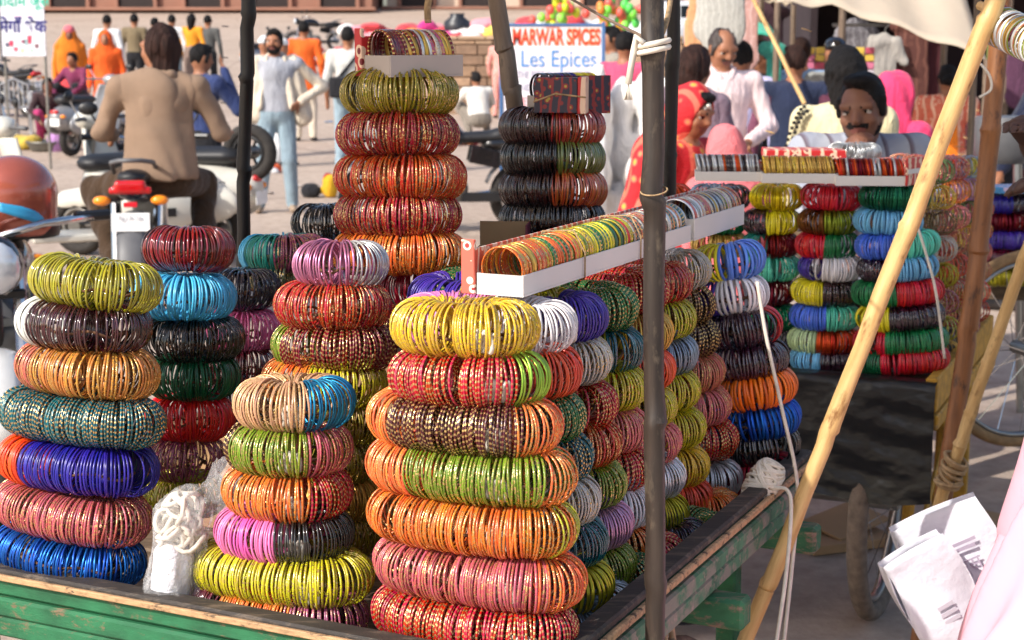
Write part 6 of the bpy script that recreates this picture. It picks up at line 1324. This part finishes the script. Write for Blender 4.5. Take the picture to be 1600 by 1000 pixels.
# ------------------------------------------------------------------ market stalls, upper right
m, n, b = new_mat('canopy_cloth'); v = coords(n); b.inputs['Base Color'].default_value = (*srgb(224, 210, 190), 1); b.inputs['Roughness'].default_value = .9; tl = n.nodes.new('ShaderNodeBsdfTranslucent'); tl.inputs[0].default_value = (*srgb(226, 210, 186), 1)
ms = n.nodes.new('ShaderNodeMixShader'); ms.inputs[0].default_value = .45; n.links.new(b.outputs[0], ms.inputs[1]); n.links.new(tl.outputs[0], ms.inputs[2]); n.links.new(ms.outputs[0], n.nodes['Material Output'].inputs[0]); bump(n, b, noise(n, v, 6, 4), .4, .03); CANOPY = m
def canopy(label, edge, back, nu=24, nv=12, sag=.08):
    """edge: photo points of the low edge with distance; back: offset to the high edge"""
    P = [at(*e) for e in edge]; t = thing('cloth_canopy', label, 'canopy', P[0])
    def f(u, v_):
        q = u * (len(P) - 1); i = min(int(q), len(P) - 2); p = P[i].lerp(P[i + 1], q - i); return p + Vector(back) * v_ + Vector((0, 0, -sag * math.sin(math.pi * v_) * (1 + .3 * math.sin(u * 11)) + .015 * math.sin(u * 23)))
    MB().sheet(f, nu, nv).build('cloth', CANOPY, t, world=True, smooth=True, solid=.004)
    for p in (P[0], P[-1]):
        top_ = p + Vector(back); MB().tube([(top_.x, top_.y, ground_z(top_.y)), tuple(top_)], .025, 8).build('post', BAM_G, t, world=True); MB().tube([(p.x, p.y, 0), tuple(p)], .02, 8).build('post', BAM_G, t, world=True)
    return t
canopy('cream cloth awning stretched over the stalls at top right', [(1215, 4, 10.6), (1300, 10, 10.6), (1420, 48, 10.4), (1542, 92, 10.2)], (.1, 1.4, .9))
canopy('cream awning end at the top right corner behind bamboo', [(1190, 2, 12.0), (1240, 8, 12.0)], (0, 1.0, .5), 8, 6, .03)
# the cloth shade that the cart poles carry, overhead
cp = [Vector((.14, 1.97, 2.33)), Vector((.30, 3.25, 2.38)), Vector((-2.15, 3.95, 2.30)), Vector((-2.15, 1.45, 2.26))]
sc_ = thing('cloth_canopy', 'cloth shade tied overhead to the poles of the green cart', 'canopy', (-.9, 2.6, 2.2))
MB().sheet(lambda u, v_: cp[0].lerp(cp[3], u).lerp(cp[1].lerp(cp[2], u), v_) + Vector((0, 0, -.10 * math.sin(math.pi * u) * math.sin(math.pi * v_) + .01 * math.sin(u * 17 + v_ * 9))), 24, 16).build('cloth', CANOPY, sc_, world=True, smooth=True, solid=.003)
for p in cp[2:]: MB().tube([(p.x, p.y, 0), tuple(p)], .016, 8).build('post', BAM_G, sc_, world=True)
for p, q_ in ((cp[0], at(1019, 0, 1.98)), (cp[1], at(1052, 0, 3.2))): MB().tube([tuple(p), (q_.x + .0, q_.y, 2.32)], .004, 5).build('tie_rope', JUTE, sc_, world=True)
cp = [Vector((.30, 3.27, 2.12)), Vector((1.14, 4.02, 2.16)), Vector((1.615, 5.66, 2.08)), Vector((.495, 5.66, 2.06))]  # out-of-view cloth on thin posts, added to put the vendor in shade
sc_ = thing('cloth_canopy', 'unseen cloth shade added overhead to keep sun off the vendor', 'canopy', (.8, 4.6, 2.2))
MB().sheet(lambda u, v_: cp[0].lerp(cp[1], u).lerp(cp[3].lerp(cp[2], u), v_) + Vector((0, 0, -.08 * math.sin(math.pi * u) * math.sin(math.pi * v_) + .01 * math.sin(u * 15 + v_ * 8))), 20, 20).build('cloth', CANOPY, sc_, world=True, smooth=True, solid=.003)
for p in cp[2:]: MB().tube([(p.x, p.y, 0), tuple(p)], .012, 8).build('post', BAM_G, sc_, world=True)
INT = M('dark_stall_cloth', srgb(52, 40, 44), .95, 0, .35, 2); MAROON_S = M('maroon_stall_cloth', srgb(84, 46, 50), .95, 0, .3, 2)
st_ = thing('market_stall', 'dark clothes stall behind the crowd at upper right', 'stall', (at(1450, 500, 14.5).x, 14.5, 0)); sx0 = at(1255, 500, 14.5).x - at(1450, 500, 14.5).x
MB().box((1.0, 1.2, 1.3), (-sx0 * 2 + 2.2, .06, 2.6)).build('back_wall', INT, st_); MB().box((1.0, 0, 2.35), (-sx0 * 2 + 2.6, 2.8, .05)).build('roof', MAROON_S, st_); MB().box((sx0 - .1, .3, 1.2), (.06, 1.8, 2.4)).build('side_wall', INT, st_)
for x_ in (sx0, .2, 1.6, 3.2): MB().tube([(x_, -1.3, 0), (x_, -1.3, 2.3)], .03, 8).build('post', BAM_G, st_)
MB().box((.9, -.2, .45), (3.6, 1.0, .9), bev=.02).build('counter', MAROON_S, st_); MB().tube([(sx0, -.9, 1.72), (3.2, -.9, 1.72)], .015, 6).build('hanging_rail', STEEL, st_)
def garment(label, px, py, Y, w_, h_, mt, sleeves=True, seed=0):
    c = at(px, py, Y); t = thing('hanging_garment', label, 'garment', (c.x, c.y, c.z)); B = Body()      # c: top centre
    B.limb((0, 0, -.06), (0, 0, -h_ + .05), w_ * .38, w_ * .46, 'c', .03, ((0, 1, 0), .16)); B.limb((-w_ * .36, 0, -.05), (w_ * .36, 0, -.05), .05, .05, 'c', .03, ((0, 1, 0), .7))
    if sleeves:
        for sg in (-1, 1): B.limb((sg * w_ * .36, 0, -.06), (sg * w_ * .62, 0, -h_ * .62), .06, .05, 'c', .02, ((0, 1, 0), .6))
    link('cloth', B.mesh('garment', .016, {'c': mt}, folds(.012, 22, seed)), t); MB().tube([(0, 0, -.02), (0, 0, .06), (.03, 0, .09), (.02, 0, .12)], .004, 5).build('hook', STEEL, t)
garment('pale grey shirt hanging in the dark stall', 1383, 56, 13.4, .26, .34, c_('pale_shirt', 176, 170, 162), seed=1)
garment('brown patterned dress hanging right of the pale shirt', 1425, 30, 13.5, .36, .62, printed('brown_print', srgb(96, 56, 48), srgb(130, 84, 70), srgb(70, 36, 34), 20), False, 2)
garment('dark maroon dress hanging in the stall', 1452, 34, 13.6, .34, .66, c_('dark_maroon', 82, 40, 44), False, 3)
garment('grey checked shirt hanging deep in the stall', 1340, 40, 13.9, .36, .5, printed('grey_check', srgb(110, 106, 110), srgb(150, 146, 150), srgb(80, 70, 80), 30), True, 4)
garment('yellow green cloth strip hanging behind the brown bamboo', 1556, 40, 13.2, .2, .6, c_('olive_strip', 120, 128, 70), False, 5)
garment('grey cloth strip hanging at the far right stall', 1576, 42, 13.2, .2, .55, c_('grey_strip', 150, 146, 150), False, 6)
garment('plum cloth hanging at the far right stall edge', 1600, 40, 13.0, .3, .6, c_('plum_cloth', 92, 58, 80), False, 7)
garment('grey patterned tunic hanging above the balding man', 1128, -50, 10.8, .40, .42, printed('tunic_print', srgb(176, 174, 166), srgb(196, 194, 186), srgb(130, 128, 120), 40), False, 8)
garment('orange brown sari cloth hanging left of the tunic', 1100, -40, 11.2, .30, .52, c_('ochre_cloth', 206, 152, 110), False, 9)
garment('pink striped cloth hanging right of the tunic', 1168, -40, 11.3, .22, .62, printed('pink_stripe', srgb(206, 160, 152), srgb(230, 196, 190), srgb(180, 120, 116), 30), False, 10)
garment('dark plum cloth hanging behind the lavender shirt', 1205, 10, 12.4, .3, .9, c_('dark_plum', 66, 46, 54), False, 11)
garment('teal cloth hanging between the two dark haired men', 1208, 66, 11.0, .14, .5, c_('teal_cloth', 60, 140, 124), False, 12)
# stall of bright packets
ps = thing('packet_stall', 'stall board covered with bright pink and blue packets', 'stall', (at(1288, 500, 12.6).x, 12.6, 0))
MB().box((0, .1, .75), (.62, .3, 1.5), bev=.01).build('board', M('pale_board', srgb(190, 170, 170), .8), ps)
pcs = [M('packet_%d' % i, srgb(*c), .35) for i, c in enumerate([(226, 130, 160), (120, 176, 216), (236, 200, 90), (206, 90, 110), (150, 206, 200), (230, 220, 226), (240, 160, 110)])]
for i in range(8):
    for j in range(7):
        MB().box((-.27 + .077 * i, -.065, 1.17 + .058 * j), (.068, .025, .05), Euler((0, R(random.uniform(-6, 6)), 0)), .006).build('packet', random.choice(pcs), ps)
ts = thing('table_cloth_stall', 'turquoise awning strip above the charcoal shirt man', 'awning', at(1182, 60, 11.6)); MB().sheet(lambda u, v_: Vector((-.13 + .30 * u, .5 * v_, -.02 + .05 * math.sin(math.pi * u) + .12 * v_)), 10, 6).build('cloth', c_('turquoise_awning', 70, 190, 160), ts, smooth=True, solid=.006)
for x_ in (-.12, .16): MB().tube([(x_, .25, -at(1182, 60, 11.6).z), (x_, .25, .02)], .012, 6).build('post', BAM_G, ts)
line_pole('wooden_stick', 'pale stick slanting above the charcoal shirt man', (1216, 78), (1182, 8), 10.4, 10.5, 1.2, 2.2, .014, .014, BAM_Y, [], cat='stick')
# black stool beyond the brown bamboo
bs = thing('stool', 'round black plastic stool right of the brown bamboo', 'stool', (at(1553, 500, 7.0).x, 7.0, 0)); zs = at(1553, 182, 7.0).z
MB().lathe([(0, zs), (.12, zs), (.135, zs - .03), (.13, zs - .16), (.10, zs - .2), (.0, zs - .2)], 24).build('seat', GREYP, bs, smooth=40)
for i in range(4): a_ = i * math.pi / 2 + .4; MB().tube([(.09 * math.cos(a_), .09 * math.sin(a_), zs - .2), (.2 * math.cos(a_), .2 * math.sin(a_), 0)], .014, 6).build('leg', STEEL, bs)
# ------------------------------------------------------------------ shopping bags at the lower right
BAGW = M('white_paper', srgb(226, 224, 232), .7, 0, .05, 9, .45); PRINT = M('purple_print', srgb(184, 170, 188), .7); PRINTP = M('pale_print', srgb(216, 210, 220), .7)
def paper_bag(label, px, py, Y, w_, h_, d, roll, rz, txt):
    c = at(px, py, Y); t = thing('paper_bag', label, 'bag', c); t.rotation_euler = Euler((0, R(roll), R(rz)), 'ZYX' if False else 'XYZ')
    q = MB(); th = .004
    def side(u, v_):      # walls as one bent sheet round the bag
        per = u * 4 % 4; k = int(per); f = per - k; bul = .012 * math.sin(math.pi * v_)
        pts = [(-w_ / 2, -d / 2), (w_ / 2, -d / 2), (w_ / 2, d / 2), (-w_ / 2, d / 2)]; a_, b_ = pts[k % 4], pts[(k + 1) % 4]; sq = 1 - .55 * v_ if True else 1
        x = a_[0] + (b_[0] - a_[0]) * f; y = (a_[1] + (b_[1] - a_[1]) * f) * sq
        return Vector((x + .005 * math.sin(9 * v_ + 5 * u), y + (bul if y > 0 else -bul) * math.sin(math.pi * f) + .005 * math.sin(9 * v_ + 12 * u), v_ * h_ + .006 * math.sin(12 * u) * v_))
    q.sheet(side, 48, 20); o = q.build('paper', BAGW, t, smooth=45, solid=.002)
    MB().box((0, 0, .002), (w_ * .98, d * .98, .003)).build('base', BAGW, t)
    for sy in (): MB().tube([(-.05, sy * d * .22, h_ - .01), (-.045, sy * d * .2, h_ + .05), (0, sy * .004, h_ + .085), (.045, sy * d * .2, h_ + .05), (.05, sy * d * .22, h_ - .01)], .0025, 6).build('handle', CORD, t, smooth=True)
    if txt:
        text(t, txt, (.02, -d * .38 - .013, h_ * .62), up, .036, PRINT, sx=1.0)
        for i, (zz_, ww) in enumerate([(.78, .06), (.74, .05), (.50, .05)]): MB().box((.02, -d * .36 - .0135, h_ * zz_), (ww, .001, .006)).build('print_line', PRINT if i < 2 else PRINTP, t)
    else:
        for i in range(3): MB().box((0, -d * .36 - .0145, h_ * (.62 - .05 * i)), (.03, .001, .008)).build('print_line', PRINTP, t)
    return t
paper_bag('white paper shopping bag hanging at lower right, plain front', 1535, 1062, 2.72, .125, .29, .06, -30, 6, None)
paper_bag('white paper shopping bag with purple print beside the pink shawl', 1562, 1008, 2.80, .17, .28, .07, -28, -10, 'एस')
# brown cartons on the ground under the second cart
for i, (px, Y, s_, lab) in enumerate([(1318, 5.0, (.3, .24, .03), 'flattened brown cardboard lying under the yellow cart'), (1535, 4.9, (.35, .3, .04), 'flat pale brown board on the ground behind the bags')]):
    t = thing('cardboard', lab, 'cardboard', (at(px, 500, Y).x, Y, 0), R(20 + 30 * i)); MB().box((0, 0, s_[2] / 2 + .003), s_, bev=.002).build('sheet', CARTON, t); MB().box((.05, .02, s_[2] + .03), (s_[0] * .8, s_[1] * .7, .006), Euler((R(8), R(-6), .3))).build('flap', CARTON, t)

# scraps of paper on the plaza
for i, (px, Y, c, lab) in enumerate([(422, 16.8, 'w', 'small white paper scrap just behind the jacket man'), (468, 17.6, 'w', 'white paper scrap right of the jacket man'), (350, 21, 'w', 'pale scrap of paper beyond the black pole'), (600, 26, 'p', 'pink scrap left of the orange tower'), (70, 20.5, 'w', 'white scrap before the yellow cloth'), (520, 28, 'b', 'blue scrap on the far plaza')]):
    g_ = gx(px, Y); rq = random.Random(i); tag(MB().sheet(lambda u, v_: Vector((g_[0] + .14 * (u - .5), g_[1] + .11 * (v_ - .5), g_[2] + .012 + .02 * math.sin(3 * u + i) * v_ + .015 * math.cos(4 * v_ + i))), 5, 5).build('paper_scrap', MIXC[c], smooth=True, solid=.002), lab, 'litter')
# lettering becomes plain mesh
dg = bpy.context.evaluated_depsgraph_get()
for o in TEXTS:
    me = bpy.data.meshes.new_from_object(o.evaluated_get(dg)); par, mw = o.parent, (o.location.copy(), o.rotation_euler.copy(), o.scale.copy()); nm = o.name.split('.')[0]
    if not me.materials: me.materials.append(o.data.materials[0])
    bpy.data.objects.remove(o); n_ = link(nm, me, par); n_.location, n_.rotation_euler, n_.scale = mw
